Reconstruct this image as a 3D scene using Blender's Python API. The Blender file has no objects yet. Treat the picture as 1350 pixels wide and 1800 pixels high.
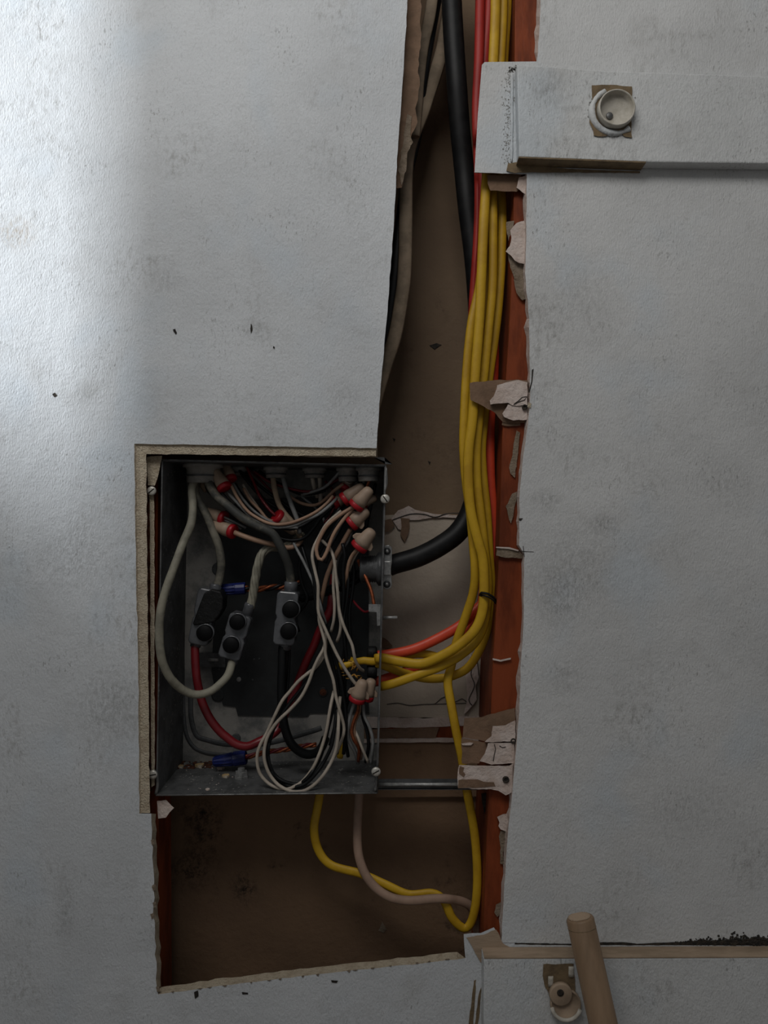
import bpy, bmesh, math, random
from mathutils import Vector, Matrix, noise
random.seed(7)
C = bpy.context.scene.collection
SC = bpy.context.scene
# ------------------------------------------------------------------ camera
PX = 0.000635            # metres per photo pixel on the wall plane (y = 0)
DIST = 0.83              # camera to wall
CZ = 1.20                # camera height
cam = bpy.data.cameras.new('camera'); co = bpy.data.objects.new('camera', cam); C.objects.link(co)
co.location = (0, -DIST, CZ); co.rotation_euler = (math.pi/2, 0, 0)
cam.sensor_fit = 'VERTICAL'; cam.sensor_height = 24; cam.lens = 24*DIST/(1800*PX); cam.clip_start = 0.02
SC.camera = co
# ------------------------------------------------------------------ light
w = bpy.data.worlds.new('world'); SC.world = w; w.use_nodes = True
bg = w.node_tree.nodes['Background']; bg.inputs[0].default_value = (0.96, 0.98, 1.0, 1); bg.inputs[1].default_value = 0.115
def area(name, loc, target, sx, sy, power, col=(1, 1, 1)):
    l = bpy.data.lights.new(name, 'AREA'); l.shape = 'RECTANGLE'; l.size = sx; l.size_y = sy; l.energy = power; l.color = col
    o = bpy.data.objects.new(name, l); C.objects.link(o); o.location = loc
    o.rotation_euler = (Vector(target)-Vector(loc)).to_track_quat('-Z', 'Y').to_euler()
    return o
area('room_light', (-0.35, -0.95, 2.35), (-0.05, 0, 1.5), 1.0, 0.5, 8.0, (1, 0.98, 0.955))
area('doorway_daylight', (-2.2, -1.0, 2.05), (-0.4, 0, 1.5), 0.17, 1.3, 72.0, (0.9, 0.95, 1))
SC.view_settings.view_transform = 'Standard'; SC.view_settings.look = 'None'
SC.view_settings.gamma = 1; SC.view_settings.use_curve_mapping = False; SC.view_settings.exposure = 0.26

# ------------------------------------------------------------------ helpers
def P(px, py, d=0.0):
    """photo pixel at depth d (mm behind the wall face) -> world point"""
    y = d/1000.0; s = (DIST+y)/DIST*PX
    return Vector(((px-675)*s, y, CZ-(py-900)*s))
def pts(s):
    out = []; d = 20.0
    for t in s.split():
        v = [float(q) for q in t.split(',')]
        if len(v) == 3: d = v[2]
        out.append(P(v[0], v[1], d))
    return out
def poly(s):
    return [tuple(float(q) for q in t.split(',')) for t in s.split()]

class MB:
    def __init__(self): self.v = []; self.f = []; self.m = []; self.sm = []
    def add(self, vs, fs, mi=0, smooth=False):
        b = len(self.v); self.v += [Vector(q) for q in vs]
        for f in fs: self.f.append([b+i for i in f]); self.m.append(mi); self.sm.append(smooth)
    def tube(self, p, r, flat=1.0, n=8, step=None, mi=0, taper=None, wob=0.0):
        # Catmull-Rom through p, elliptical section (r wide, r*flat deep)
        q = [p[0]*2-p[1]] + list(p) + [p[-1]*2-p[-2]]
        step = step or max(0.0035, r*0.8); c = []
        for i in range(1, len(q)-2):
            a, b, cc, d = q[i-1], q[i], q[i+1], q[i+2]
            k = max(1, int((cc-b).length/step))
            for j in range(k):
                t = j/k
                c.append(0.5*((2*b)+(cc-a)*t+(2*a-5*b+4*cc-d)*t*t+(3*b-a-3*cc+d)*t*t*t))
        c.append(q[-2]); ring = []; vs = []; fs = []; up = Vector((0, 1, 0)); N = len(c)
        for i in range(N):
            tg = (c[min(i+1, N-1)]-c[max(i-1, 0)]).normalized()
            sd = tg.cross(up)
            if i == 0 and sd.length < 0.2: sd = tg.cross(Vector((0, 0, 1)))
            if i > 0:
                sd2 = last - tg*last.dot(tg)
                sd = sd2 if sd.length < 0.25 or flat == 1.0 else sd
                if sd.dot(last) < 0: sd = -sd
            sd.normalize(); last = sd; nn = sd.cross(tg).normalized()
            rr = r*(taper(i/(N-1)) if taper else 1)*(1+wob*noise.noise(c[i]*60))
            for k in range(n):
                a = 2*math.pi*k/n
                vs.append(c[i]+sd*rr*math.cos(a)+nn*rr*flat*math.sin(a))
        for i in range(N-1):
            for k in range(n):
                fs.append([i*n+k, i*n+(k+1) % n, (i+1)*n+(k+1) % n, (i+1)*n+k])
        self.add(vs, fs, mi, True)
        b = len(self.v)-len(vs)
        self.f.append([b+k for k in range(n)][::-1]); self.m.append(mi); self.sm.append(False)
        self.f.append([b+(N-1)*n+k for k in range(n)]); self.m.append(mi); self.sm.append(False)
    def lathe(self, o, ax, prof, n=20, mi=0, smooth=True, squash=None):
        ax = Vector(ax).normalized(); u = ax.orthogonal().normalized(); v = ax.cross(u)
        vs = []; fs = []
        for t, r in prof:
            for k in range(n):
                a = 2*math.pi*k/n; vs.append(Vector(o)+ax*t+(u*math.cos(a)+v*math.sin(a))*r)
        for i in range(len(prof)-1):
            for k in range(n): fs.append([i*n+k, i*n+(k+1) % n, (i+1)*n+(k+1) % n, (i+1)*n+k])
        self.add(vs, fs, mi, smooth); b = len(self.v)-len(vs)
        for i, rev in ((0, True), (len(prof)-1, False)):
            if prof[i][1] > 1e-6:
                f = [b+i*n+k for k in range(n)]; self.f.append(f[::-1] if rev else f); self.m.append(mi); self.sm.append(False)
    def loft(self, A, B, mi=0, mside=None):
        n = len(A); self.add(list(A)+list(B), [list(range(n))], mi); b = len(self.v)-2*n
        ms = mi if mside is None else mside
        self.f.append([b+n+k for k in range(n)][::-1]); self.m.append(ms); self.sm.append(False)
        for k in range(n):
            self.f.append([b+k, b+n+k, b+n+(k+1) % n, b+(k+1) % n]); self.m.append(ms); self.sm.append(False)
    def box(self, a, b, mi=0):
        (x0, y0, z0), (x1, y1, z1) = a, b
        self.loft([(x0, y0, z0), (x1, y0, z0), (x1, y0, z1), (x0, y0, z1)], [(x0, y1, z0), (x1, y1, z0), (x1, y1, z1), (x0, y1, z1)], mi)
    def build(self, name, mats, parent=None, base=None, bevel=0):
        mats = mats if isinstance(mats, (list, tuple)) else [mats]
        if base is None:
            if parent is not None: base = parent['_loc'] if '_loc' in parent else (0, 0, 0)
            else:
                lo = [min(q[i] for q in self.v) for i in range(3)]; hi = [max(q[i] for q in self.v) for i in range(3)]
                base = ((lo[0]+hi[0])/2, (lo[1]+hi[1])/2, lo[2])
        base = Vector(base)
        me = bpy.data.meshes.new(name); me.from_pydata([q-base for q in self.v], [], self.f)
        for m in mats: me.materials.append(m)
        for i, p_ in enumerate(me.polygons): p_.material_index = self.m[i]; p_.use_smooth = self.sm[i]
        bm = bmesh.new(); bm.from_mesh(me); bmesh.ops.recalc_face_normals(bm, faces=bm.faces)
        bm.to_mesh(me); bm.free()
        o = bpy.data.objects.new(name, me); C.objects.link(o)
        if bevel:
            md = o.modifiers.new('bevel', 'BEVEL'); md.width = bevel; md.segments = 2; md.limit_method = 'ANGLE'; md.angle_limit = 0.7
        if parent is not None:
            o.parent = parent; o['_loc'] = tuple(base)
        else: o.location = base; o['_loc'] = tuple(base)
        return o
def thing(name, label, cat, loc, group=None):
    o = bpy.data.objects.new(name, None); o.empty_display_size = 0.02; C.objects.link(o); o.location = loc
    o['label'] = label; o['category'] = cat; o['_loc'] = tuple(loc)
    if group: o['group'] = group
    return o
def tag(o, label, cat, group=None, kind=None):
    o['label'] = label; o['category'] = cat
    if group: o['group'] = group
    if kind: o['kind'] = kind
    return o
def struct(o): o['kind'] = 'structure'; return o
def plab(o, label): o['label'] = label; return o

# ------------------------------------------------------------------ materials
def rgb(c): return (c[0], c[1], c[2], 1)
class G:
    def __init__(self, name):
        self.mat = bpy.data.materials.new(name); self.mat.use_nodes = True
        self.t = self.mat.node_tree; self.b = self.t.nodes['Principled BSDF']
        self.tc = self.t.nodes.new('ShaderNodeTexCoord')
    def n(self, typ, **kw):
        x = self.t.nodes.new(typ)
        for k, v in kw.items():
            if k in x.inputs: x.inputs[k].default_value = v
            else: setattr(x, k, v)
        return x
    def l(self, a, b): self.t.links.new(a, b)
    def noise(self, scale, detail=5, rough=0.6, stretch=None, src=None):
        x = self.n('ShaderNodeTexNoise'); x.inputs['Scale'].default_value = scale; x.inputs['Detail'].default_value = detail; x.inputs['Roughness'].default_value = rough
        s = self.tc.outputs['Object']
        if stretch:
            mp = self.n('ShaderNodeMapping'); mp.inputs['Scale'].default_value = stretch; self.l(s, mp.inputs['Vector']); s = mp.outputs['Vector']
        self.l(s, x.inputs['Vector']); return x.outputs['Fac']
    def ramp(self, v, lo, hi):
        x = self.n('ShaderNodeMapRange'); x.inputs['From Min'].default_value = lo; x.inputs['From Max'].default_value = hi; x.interpolation_type = 'SMOOTHSTEP'
        self.l(v, x.inputs['Value']); return x.outputs['Result']
    def mix(self, f, a, b):
        x = self.n('ShaderNodeMix'); x.data_type = 'RGBA'
        self.l(f, x.inputs['Factor'])
        for s, v in ((x.inputs['A'], a), (x.inputs['B'], b)):
            if isinstance(v, (tuple, list)): s.default_value = rgb(v)
            else: self.l(v, s)
        return x.outputs['Result']
    def math(self, op, a, b=None):
        x = self.n('ShaderNodeMath'); x.operation = op
        for i, v in enumerate((a, b)):
            if v is None: continue
            if isinstance(v, (int, float)): x.inputs[i].default_value = v
            else: self.l(v, x.inputs[i])
        return x.outputs[0]
    def blob(self, c, r, soft=1.0):
        """mask of a stain round an object-space point"""
        x = self.n('ShaderNodeVectorMath'); x.operation = 'SUBTRACT'; self.l(self.tc.outputs['Object'], x.inputs[0]); x.inputs[1].default_value = c
        y = self.n('ShaderNodeVectorMath'); y.operation = 'DIVIDE'; self.l(x.outputs[0], y.inputs[0]); y.inputs[1].default_value = (r[0], 1, r[1])
        z = self.n('ShaderNodeVectorMath'); z.operation = 'LENGTH'; self.l(y.outputs[0], z.inputs[0])
        return self.ramp(z.outputs['Value'], 1.0, 0.0)
    def bump(self, v, dist, strength=1.0, prev=None):
        x = self.n('ShaderNodeBump'); x.inputs['Distance'].default_value = dist; x.inputs['Strength'].default_value = strength
        self.l(v, x.inputs['Height'])
        if prev is not None: self.l(prev, x.inputs['Normal'])
        self.l(x.outputs[0], self.b.inputs['Normal']); return x.outputs[0]
    def out(self, col, rough=0.6, metal=0.0, spec=0.3):
        s = self.b.inputs['Base Color']
        if isinstance(col, (tuple, list)): s.default_value = rgb(col)
        else: self.l(col, s)
        self.b.inputs['Roughness'].default_value = rough; self.b.inputs['Metallic'].default_value = metal
        self.b.inputs['Specular IOR Level'].default_value = spec
        return self.mat
def M(name, c1, c2=None, rough=0.6, metal=0.0, scale=40, lo=0.4, hi=0.65, bump=0.0, bscale=300, spec=0.3, stretch=None, detail=6):
    g = G(name); col = c1
    if c2 is not None: col = g.mix(g.ramp(g.noise(scale, detail, 0.65, stretch), lo, hi), c1, c2)
    if bump: g.bump(g.noise(bscale, 4, 0.6, stretch), bump)
    return g.out(col, rough, metal, spec)

def paint_mat(name, base, stains=()):
    g = G(name)
    c = g.mix(g.ramp(g.noise(5, 5, 0.6), 0.35, 0.7), base, tuple(q*0.86 for q in base))
    f = g.math('MULTIPLY', g.ramp(g.noise(9, 3, 0.5), 0.5, 0.72), g.ramp(g.noise(160, 5, 0.7, (1, 1, 0.5)), 0.45, 0.7))
    c = g.mix(g.math('MULTIPLY', f, 0.75), c, (0.27, 0.265, 0.25))
    f = g.math('MULTIPLY', g.ramp(g.noise(13, 4, 0.6), 0.56, 0.75), 0.30)
    c = g.mix(f, c, (0.33, 0.32, 0.30))
    f = g.math('MULTIPLY', g.ramp(g.noise(7, 3, 0.5, (1.3, 1, 1.1)), 0.52, 0.7), 0.35)
    c = g.mix(f, c, (0.50, 0.58, 0.65))
    c = g.mix(g.math('MULTIPLY', g.ramp(g.noise(330, 3, 0.6, (1.2, 1, 0.6)), 0.52, 0.72), 0.30), c, tuple(q*0.55 for q in base))
    f = g.math('MULTIPLY', g.ramp(g.noise(14, 2, 0.5), 0.5, 0.65), g.ramp(g.noise(240, 4, 0.7, (1.4, 1, 0.5)), 0.56, 0.66))
    c = g.mix(g.math('MULTIPLY', f, 0.6), c, (0.17, 0.165, 0.155))
    for (cx, cz, rx, rz, col, amt) in stains:
        f = g.math('MULTIPLY', g.blob((cx, 0, cz), (rx, rz)), g.ramp(g.noise(190, 6, 0.8, (1.3, 1, 0.6)), 0.38, 0.66))
        c = g.mix(g.math('MULTIPLY', f, amt), c, col)
    b = g.bump(g.noise(560, 3, 0.6, (1, 1, 0.5)), 0.0018, 0.5)
    g.bump(g.noise(60, 4, 0.6), 0.003, 0.35, b)
    return g.out(c, 0.6, 0, 0.25)
def ST(px, py, rx, ry, col, amt):
    p = P(px, py, 0); return (p.x, p.z, rx*PX, ry*PX, col, amt)
SM = (0.19, 0.188, 0.182); BR = (0.33, 0.25, 0.16)
M_paint = paint_mat('paint_left', (0.62, 0.64, 0.655), [ST(25, 410, 60, 45, BR, 0.7), ST(130, 980, 130, 120, SM, 0.45), ST(200, 1240, 110, 120, SM, 0.6), ST(115, 1600, 25, 90, SM, 0.5),
    ST(290, 490, 50, 40, SM, 0.4), ST(600, 700, 60, 50, SM, 0.35), ST(150, 690, 30, 25, SM, 0.5), ST(450, 580, 45, 35, SM, 0.45), ST(280, 1650, 60, 50, SM, 0.3)])
M_paint_r = paint_mat('paint_right', (0.60, 0.605, 0.60), [ST(1010, 1010, 110, 130, SM, 0.5), ST(975, 1060, 60, 90, SM, 0.45), ST(1060, 920, 40, 30, SM, 0.7), ST(1020, 520, 120, 110, SM, 0.3),
    ST(1270, 850, 90, 70, SM, 0.4), ST(990, 1190, 60, 50, SM, 0.5), ST(1220, 1420, 120, 90, SM, 0.35), ST(960, 880, 45, 30, SM, 0.6)])
M_trim = paint_mat('paint_trim', (0.60, 0.61, 0.605), [ST(960, 170, 60, 60, SM, 0.5), ST(1000, 205, 40, 8, SM, 0.6), ST(1080, 240, 60, 30, SM, 0.5)])
M_gyp = M('gypsum_edge', (0.56, 0.48, 0.36), (0.44, 0.36, 0.26), 0.9, scale=120, bump=0.003, bscale=500)
M_pink = M('gypsum_pink', (0.60, 0.51, 0.46), (0.50, 0.40, 0.345), 0.95, scale=60, bump=0.002, bscale=170)
M_paper = M('kraft_paper', (0.20, 0.125, 0.08), (0.15, 0.095, 0.06), 0.85, scale=50, bump=0.001, bscale=200)
M_paper_g = M('grey_torn_paper', (0.24, 0.19, 0.14), (0.17, 0.13, 0.09), 0.9, scale=70, bump=0.002, bscale=300)
def back_mat(name, c1, c2, stain, amt, spots=()):
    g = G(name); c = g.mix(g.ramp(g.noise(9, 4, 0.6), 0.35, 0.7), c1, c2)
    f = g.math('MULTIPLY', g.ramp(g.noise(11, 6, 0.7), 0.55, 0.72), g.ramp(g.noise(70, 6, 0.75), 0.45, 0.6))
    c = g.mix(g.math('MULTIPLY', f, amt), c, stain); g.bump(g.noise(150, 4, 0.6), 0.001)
    for (x, y, rx, ry) in spots:
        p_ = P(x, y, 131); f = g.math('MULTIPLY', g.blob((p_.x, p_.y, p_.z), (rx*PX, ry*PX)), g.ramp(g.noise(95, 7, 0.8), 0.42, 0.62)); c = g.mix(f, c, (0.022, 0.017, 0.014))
    return g.out(c, 0.85, 0, 0.2)
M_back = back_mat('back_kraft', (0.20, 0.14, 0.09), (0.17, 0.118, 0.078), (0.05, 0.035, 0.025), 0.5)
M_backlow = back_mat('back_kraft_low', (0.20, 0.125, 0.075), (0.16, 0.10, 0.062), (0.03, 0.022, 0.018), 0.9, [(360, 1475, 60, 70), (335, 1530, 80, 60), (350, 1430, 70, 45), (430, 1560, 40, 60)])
M_patch = back_mat('back_patch', (0.47, 0.405, 0.33), (0.38, 0.325, 0.265), (0.14, 0.10, 0.07), 0.5)
M_red = M('red_primer', (0.225, 0.050, 0.017), (0.115, 0.026, 0.010), 0.55, scale=35, bump=0.0006, bscale=120, spec=0.15, stretch=(1, 1, 0.25))
M_zinc = M('galvanised_steel', (0.10, 0.102, 0.104), (0.06, 0.062, 0.063), 0.5, 0.35, scale=45, bump=0.0005, bscale=180)
def spotted(name, c1, c2, spot):
    g = G(name); c = g.mix(g.ramp(g.noise(45, 6, 0.65), 0.4, 0.65), c1, c2)
    f = g.math('MULTIPLY', g.ramp(g.noise(260, 3, 0.6), 0.60, 0.68), g.ramp(g.noise(28, 3, 0.5), 0.45, 0.62))
    c = g.mix(f, c, spot); g.bump(g.noise(180, 4, 0.6), 0.0005)
    return g.out(c, 0.55, 0.15, 0.3)
M_zincs = spotted('spotted_zinc', (0.105, 0.107, 0.107), (0.06, 0.0615, 0.0615), (0.36, 0.35, 0.32))
M_zincd = M('dark_steel', (0.04, 0.0425, 0.0435), (0.03, 0.0315, 0.0325), 0.5, 0.4, scale=30)
M_dust = M('dusty_steel', (0.30, 0.285, 0.26), (0.14, 0.14, 0.135), 0.6, 0.1, scale=26, bump=0.0006, bscale=200)
M_bright = M('bright_zinc', (0.34, 0.34, 0.33), (0.22, 0.22, 0.215), 0.4, 0.5, scale=200)
M_edge = M('steel_edge', (0.20, 0.20, 0.195), (0.10, 0.10, 0.10), 0.45, 0.5, scale=80)
M_screw = M('screw_plated', (0.55, 0.53, 0.48), (0.40, 0.38, 0.34), 0.45, 0.4, scale=300)
M_rust = M('rust', (0.12, 0.04, 0.02), (0.05, 0.02, 0.012), 0.9, scale=90, bump=0.002, bscale=300)
M_black = M('black_rubber', (0.006, 0.006, 0.0065), (0.011, 0.011, 0.011), 0.5, scale=70, spec=0.22)
M_blackw = M('black_insulation', (0.006, 0.0065, 0.007), None, 0.42, spec=0.25)
M_tape = M('black_tape', (0.004, 0.004, 0.004), (0.006, 0.006, 0.006), 0.6, scale=100, bump=0.001, bscale=200)
M_plug = M('black_plug', (0.004, 0.004, 0.0045), None, 0.6, spec=0.15)
M_yel = M('yellow_jacket', (0.54, 0.325, 0.015), (0.44, 0.25, 0.012), 0.5, scale=25, bump=0.0003, bscale=150, spec=0.35)
M_org = M('orange_jacket', (0.68, 0.075, 0.03), (0.55, 0.05, 0.022), 0.42, scale=25, spec=0.4)
M_redc = M('red_jacket', (0.34, 0.024, 0.017), (0.26, 0.018, 0.014), 0.5, scale=25)
M_beige = M('beige_jacket', (0.36, 0.27, 0.185), (0.27, 0.20, 0.14), 0.7, scale=45)
M_beiged = M('old_beige_jacket', (0.26, 0.20, 0.14), (0.17, 0.13, 0.09), 0.75, scale=35)
M_pinkc = M('pinkish_beige_jacket', (0.33, 0.22, 0.16), (0.25, 0.165, 0.12), 0.65, scale=30)
M_white = M('white_insulation', (0.42, 0.365, 0.30), (0.32, 0.275, 0.225), 0.5, scale=40, spec=0.35)
M_greyw = M('grey_white_insulation', (0.22, 0.22, 0.215), (0.14, 0.14, 0.135), 0.5, scale=50)
M_tan = M('tan_insulation', (0.36, 0.225, 0.15), (0.28, 0.17, 0.115), 0.5, scale=40)
M_thick = M('aged_white_jacket', (0.26, 0.245, 0.19), (0.17, 0.16, 0.125), 0.6, scale=40, bump=0.0006, bscale=150)
M_thickg = M('aged_grey_jacket', (0.045, 0.046, 0.042), (0.19, 0.17, 0.13), 0.6, scale=28, lo=0.5, hi=0.7)
M_thick2 = M('stained_old_jacket', (0.20, 0.185, 0.145), (0.07, 0.068, 0.058), 0.6, scale=22, lo=0.42, hi=0.6)
M_redw = M('red_insulation', (0.17, 0.009, 0.013), (0.12, 0.006, 0.009), 0.35, scale=30, spec=0.5)
M_dred = M('dark_red_insulation', (0.11, 0.008, 0.012), None, 0.4)
M_cop = M('copper', (0.32, 0.09, 0.035), (0.18, 0.05, 0.022), 0.45, 0.6, scale=200)
M_blue = M('blue_nut', (0.010, 0.018, 0.115), (0.008, 0.013, 0.085), 0.4, scale=80, spec=0.4)
M_nut = M('tan_nut', (0.345, 0.25, 0.18), (0.28, 0.205, 0.15), 0.5, scale=40, spec=0.35)
M_collar = M('red_collar', (0.33, 0.008, 0.014), None, 0.4, spec=0.4)
M_clear = M('smoky_plastic', (0.10, 0.103, 0.11), (0.065, 0.067, 0.072), 0.16, 0.0, scale=60, spec=0.6)
M_cup = M('painted_cup', (0.50, 0.47, 0.41), (0.38, 0.35, 0.29), 0.6, scale=60, bump=0.0006, bscale=150)
M_bare = M('bare_brown_patch', (0.19, 0.135, 0.075), (0.12, 0.085, 0.05), 0.75, scale=60, bump=0.001, bscale=150)
M_tanpl = M('tan_plastic', (0.36, 0.27, 0.19), (0.28, 0.21, 0.15), 0.55, scale=50)
M_rod = M('rod_wood', (0.25, 0.165, 0.10), (0.16, 0.105, 0.062), 0.5, scale=18, stretch=(1, 1, 0.15), bump=0.0006, bscale=120)
M_rawwood = M('raw_edge', (0.36, 0.27, 0.19), (0.25, 0.185, 0.125), 0.85, scale=40, stretch=(0.3, 1, 1), bump=0.001, bscale=160)
M_dark = M('dark_mark', (0.02, 0.018, 0.016), (0.05, 0.04, 0.03), 0.9, scale=200)
M_fibre = M('orange_fibre', (0.42, 0.22, 0.04), (0.28, 0.13, 0.03), 0.8, scale=90)
M_grime = M('grime', (0.20, 0.195, 0.18), (0.36, 0.355, 0.34), 0.9, scale=150)
M_chip = M('tan_chip', (0.40, 0.27, 0.12), (0.45, 0.40, 0.33), 0.8, scale=60)
M_ink = M('pencil', (0.06, 0.055, 0.05), None, 0.8)
M_floor = M('floor_boards', (0.12, 0.085, 0.06), (0.09, 0.062, 0.045), 0.6, scale=6, stretch=(6, 1, 1))
M_blocker = M('blocker_paint', (0.5, 0.52, 0.53), (0.44, 0.46, 0.47), 0.8, scale=4)

# ------------------------------------------------------------------ setting: drywall sheets
T = 14.0   # drywall thickness, mm
def jag(poly_, amp, step=14):
    """subdivide and roughen a pixel polyline"""
    out = []
    for i in range(len(poly_)-1):
        (x0, y0), (x1, y1) = poly_[i], poly_[i+1]
        L = math.hypot(x1-x0, y1-y0); k = max(1, int(L/step)); nx, ny = -(y1-y0)/max(L, 1e-6), (x1-x0)/max(L, 1e-6)
        for j in range(k):
            t = j/k; e = amp*(noise.noise(Vector((x0+(x1-x0)*t, y0+(y1-y0)*t, 3.3))*0.06)+0.6*noise.noise(Vector((x0+(x1-x0)*t, y0+(y1-y0)*t, 9.1))*0.2))
            if j == 0: e = 0
            out.append((x0+(x1-x0)*t+nx*e, y0+(y1-y0)*t+ny*e))
    out.append(poly_[-1]); return out
def sheet(name, inner, back, outer, mats):
    """inner: cut edge on the face (pixels), back: the same edge at the back of the sheet, outer: world (x, z) far outline"""
    mb = MB(); n = len(inner)
    A = [P(x, y, 0) for x, y in inner] + [Vector((x, 0, z)) for x, z in outer]
    Bk = [P(x, y, T) for x, y in back] + [Vector((x, T/1000, z)) for x, z in outer]
    mb.loft(A, Bk, 0, 1)
    return struct(mb.build(name, mats, base=(0, 0, 0)))
ZT, ZB, XL, XR = 2.4, 0.0, -1.7, 1.7
left_e = [(716, -2000), (716, 0)] + [(713, 60), (706, 170), (700, 250), (692, 400), (680, 560), (669, 680), (662, 788)]
seg1 = jag(left_e[1:], 1.2); seg2 = jag([(662, 788), (440, 784), (250, 780), (236, 780)], 1.5)
seg3 = jag([(236, 780), (239, 1000), (243, 1200), (245, 1430)], 1.5); seg4 = jag([(245, 1430), (266, 1430)], 0.5)
seg5 = jag([(266, 1430), (269, 1520), (272, 1650), (278, 1748)], 3.0); seg6 = jag([(278, 1748), (420, 1729), (600, 1708), (740, 1694), (818, 1684)], 1.4)
seg7 = jag([(818, 1684), (815, 1642), (845, 1640), (868, 1630), (882, 1657.6)], 2.0); seg8 = [(1000, 1660.8), (1350, 1662), (3600, 1662)]
def off(seg, dx, dy, j=0.0):
    return [(x+dx+j*noise.noise(Vector((x, y, 5))*0.09), y+dy+j*noise.noise(Vector((x, y, 8))*0.09)) for x, y in seg]
inner = [(716, -1300)] + seg1[:-1] + seg2[:-1] + seg3[:-1] + seg4[:-1] + seg5[:-1] + seg6[:-1] + seg7 + seg8
b2 = off(seg2, 2, 17, 2); b3 = off(seg3, 17, 8, 2)
back = [(718, -1300)] + off(seg1[:-1], -3, 0) + b2[:-1] + [(255, 799)] + b3[1:-1] + off(seg4[:-1], 16, 0) + off(seg5[:-1], 8, 0, 3) + off(seg6[:-1], 2, -13, 2) + seg7 + seg8
back = back[:len(inner)]
assert len(back) == len(inner)
outer = [(XR, CZ-(1662-900)*PX), (XR, ZB), (XL, ZB), (XL, ZT), ((716-675)*PX, ZT)]
inner = [q for q in inner if q[0] < 3000]; back = [q for q in back if q[0] < 3000]
wall_l = sheet('wall_left', inner[1:], back[1:], outer, [M_paint, M_gyp])
rs1 = jag([(950, 0), (948, 60), (943, 108)], 2); rs2 = [(943, 108), (852, 109), (847, 114), (840, 200), (834, 303)]
rs3 = jag([(834, 303), (915, 306), (926, 306)], 1)
rs4 = jag([(926, 306), (925, 400), (923, 480), (930, 560), (931, 640), (932, 700), (928, 745), (920, 800), (914, 860), (912, 958), (922, 975), (920, 1100), (916, 1160), (913, 1250),
           (906, 1330), (901, 1390), (894, 1450), (889, 1520), (884, 1600), (881, 1657)], 1.2)
rs5 = [(881, 1657), (1000, 1660), (1350, 1661), (1351, 1661)]
rin = rs1[:-1]+rs2[:-1]+rs3[:-1]+rs4[:-1]+rs5
rback = off(rs1[:-1], -6, 0, 5)+rs2[:-1]+off(rs3[:-1], 0, 1)+[(x-3-6*abs(noise.noise(Vector((x, y, 2))*0.05))-6*max(0, noise.noise(Vector((x, y, 7))*0.12)), y) for x, y in rs4[:-1]]+rs5
rout = [(XR, CZ-(1661-900)*PX), (XR, ZT), ((950-675)*PX, ZT)]
wall_r = sheet('wall_right', rin[:-1], rback[:-1], rout, [M_paint_r, M_pink])

# torn paper, gypsum pieces and marks are parts of the sheet they hang on
def slab(name, s, d0, d1, mat, parent, j=1.5, step=6, mats=None, lab=None, tilt=0):
    p_ = poly(s) if isinstance(s, str) else s
    q = jag(p_+[p_[0]], j, step)[:-1] if j else p_
    mb = MB(); mb.loft([P(x, y, d0+tilt*(x-q[0][0])) for x, y in q], [P(x, y, d1) for x, y in q])
    o = mb.build(name, mats or mat, parent)
    if lab: o['label'] = lab
    return o
slab('torn_paper', "826,673 845,671 872,668 928,668 929,742 905,744 884,742 868,724 846,712 827,703", 11, 12.5, M_paper, wall_r)
slab('gypsum_flake', "874,677 890,672 912,668 927,672 927,712 900,712 893,708 880,709 862,711 861,704 868,696", 4, 11, M_pink, wall_r)
slab('gypsum_flake', "893,711 927,713 926,738 912,738 902,739 886,733 883,727", 5.5, 11, M_pink, wall_r)
slab('torn_paper', "884,737 900,738 914,744 915,748 900,749 882,747", 12, 13.5, M_paper, wall_r)
slab('torn_paper', "816,1262 846,1261 870,1254 905,1244 906,1304 860,1306 838,1300 813,1296", 11.5, 13, M_paper, wall_r)
slab('torn_paper', "811,1298 838,1302 862,1307 852,1328 842,1342 812,1342", 12, 13.5, M_paper, wall_r)
slab('gypsum_flake', "866,1276 888,1275 906,1266 906,1303 880,1304 852,1304 864,1294", 5, 11, M_pink, wall_r)
slab('gypsum_flake', "858,1306 905,1305 903,1342 864,1344 843,1338 852,1325", 6, 12, M_pink, wall_r)
slab('gypsum_flake', "811,1307 826,1305 832,1306 828,1310 813,1310", 10, 12, M_pink, wall_r, 0.5)
slab('torn_drywall', "807,1345 895,1346 902,1342 900,1392 889,1398 876,1390 862,1387 836,1387 805,1386 804,1366", 4, 13, M_pink, wall_r)
slab('torn_paper', "806,1371 840,1370 850,1374 868,1375 871,1382 845,1384 805,1386", 3.2, 4.2, M_paper, wall_r, lab='brown paper layer left on the block')
slab('torn_paper', "808,1347 816,1349 814,1356 818,1361 815,1366 807,1360", 3.4, 4.2, M_paper, wall_r, 0.8)
slab('torn_paper', "856,308 916,306 917,330 908,337 862,335 857,322", 9, 12, M_paper, wall_r)
slab('gypsum_flake', "912,312 926,308 925,342 918,338 908,330", 6, 12, M_pink, wall_r)
slab('gypsum_flake', "908,392 922,388 924,450 923,464 912,462 905,458 898,449 889,442 896,432 899,418 897,405", 6, 13, M_pink, wall_r)
slab('torn_paper', "892,444 904,458 922,463 923,492 904,490 897,470", 11.5, 13, M_paper_g, wall_r)
slab('torn_paper', "903,491 923,489 927,524 918,528 908,515", 10, 12.5, M_paper_g, wall_r)
slab('torn_paper', "890,390 904,388 900,404 894,424 891,410", 11.5, 13, M_paper_g, wall_r)
slab('torn_paper', "908,757 914,760 911,790 908,820 905,840 897,832 895,822 901,800 904,775", 12, 13.5, M_paper_g, wall_r)
slab('torn_paper', "889,890 900,868 909,864 907,882 903,900 898,920 893,905", 12, 13.5, M_paper_g, wall_r)
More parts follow.
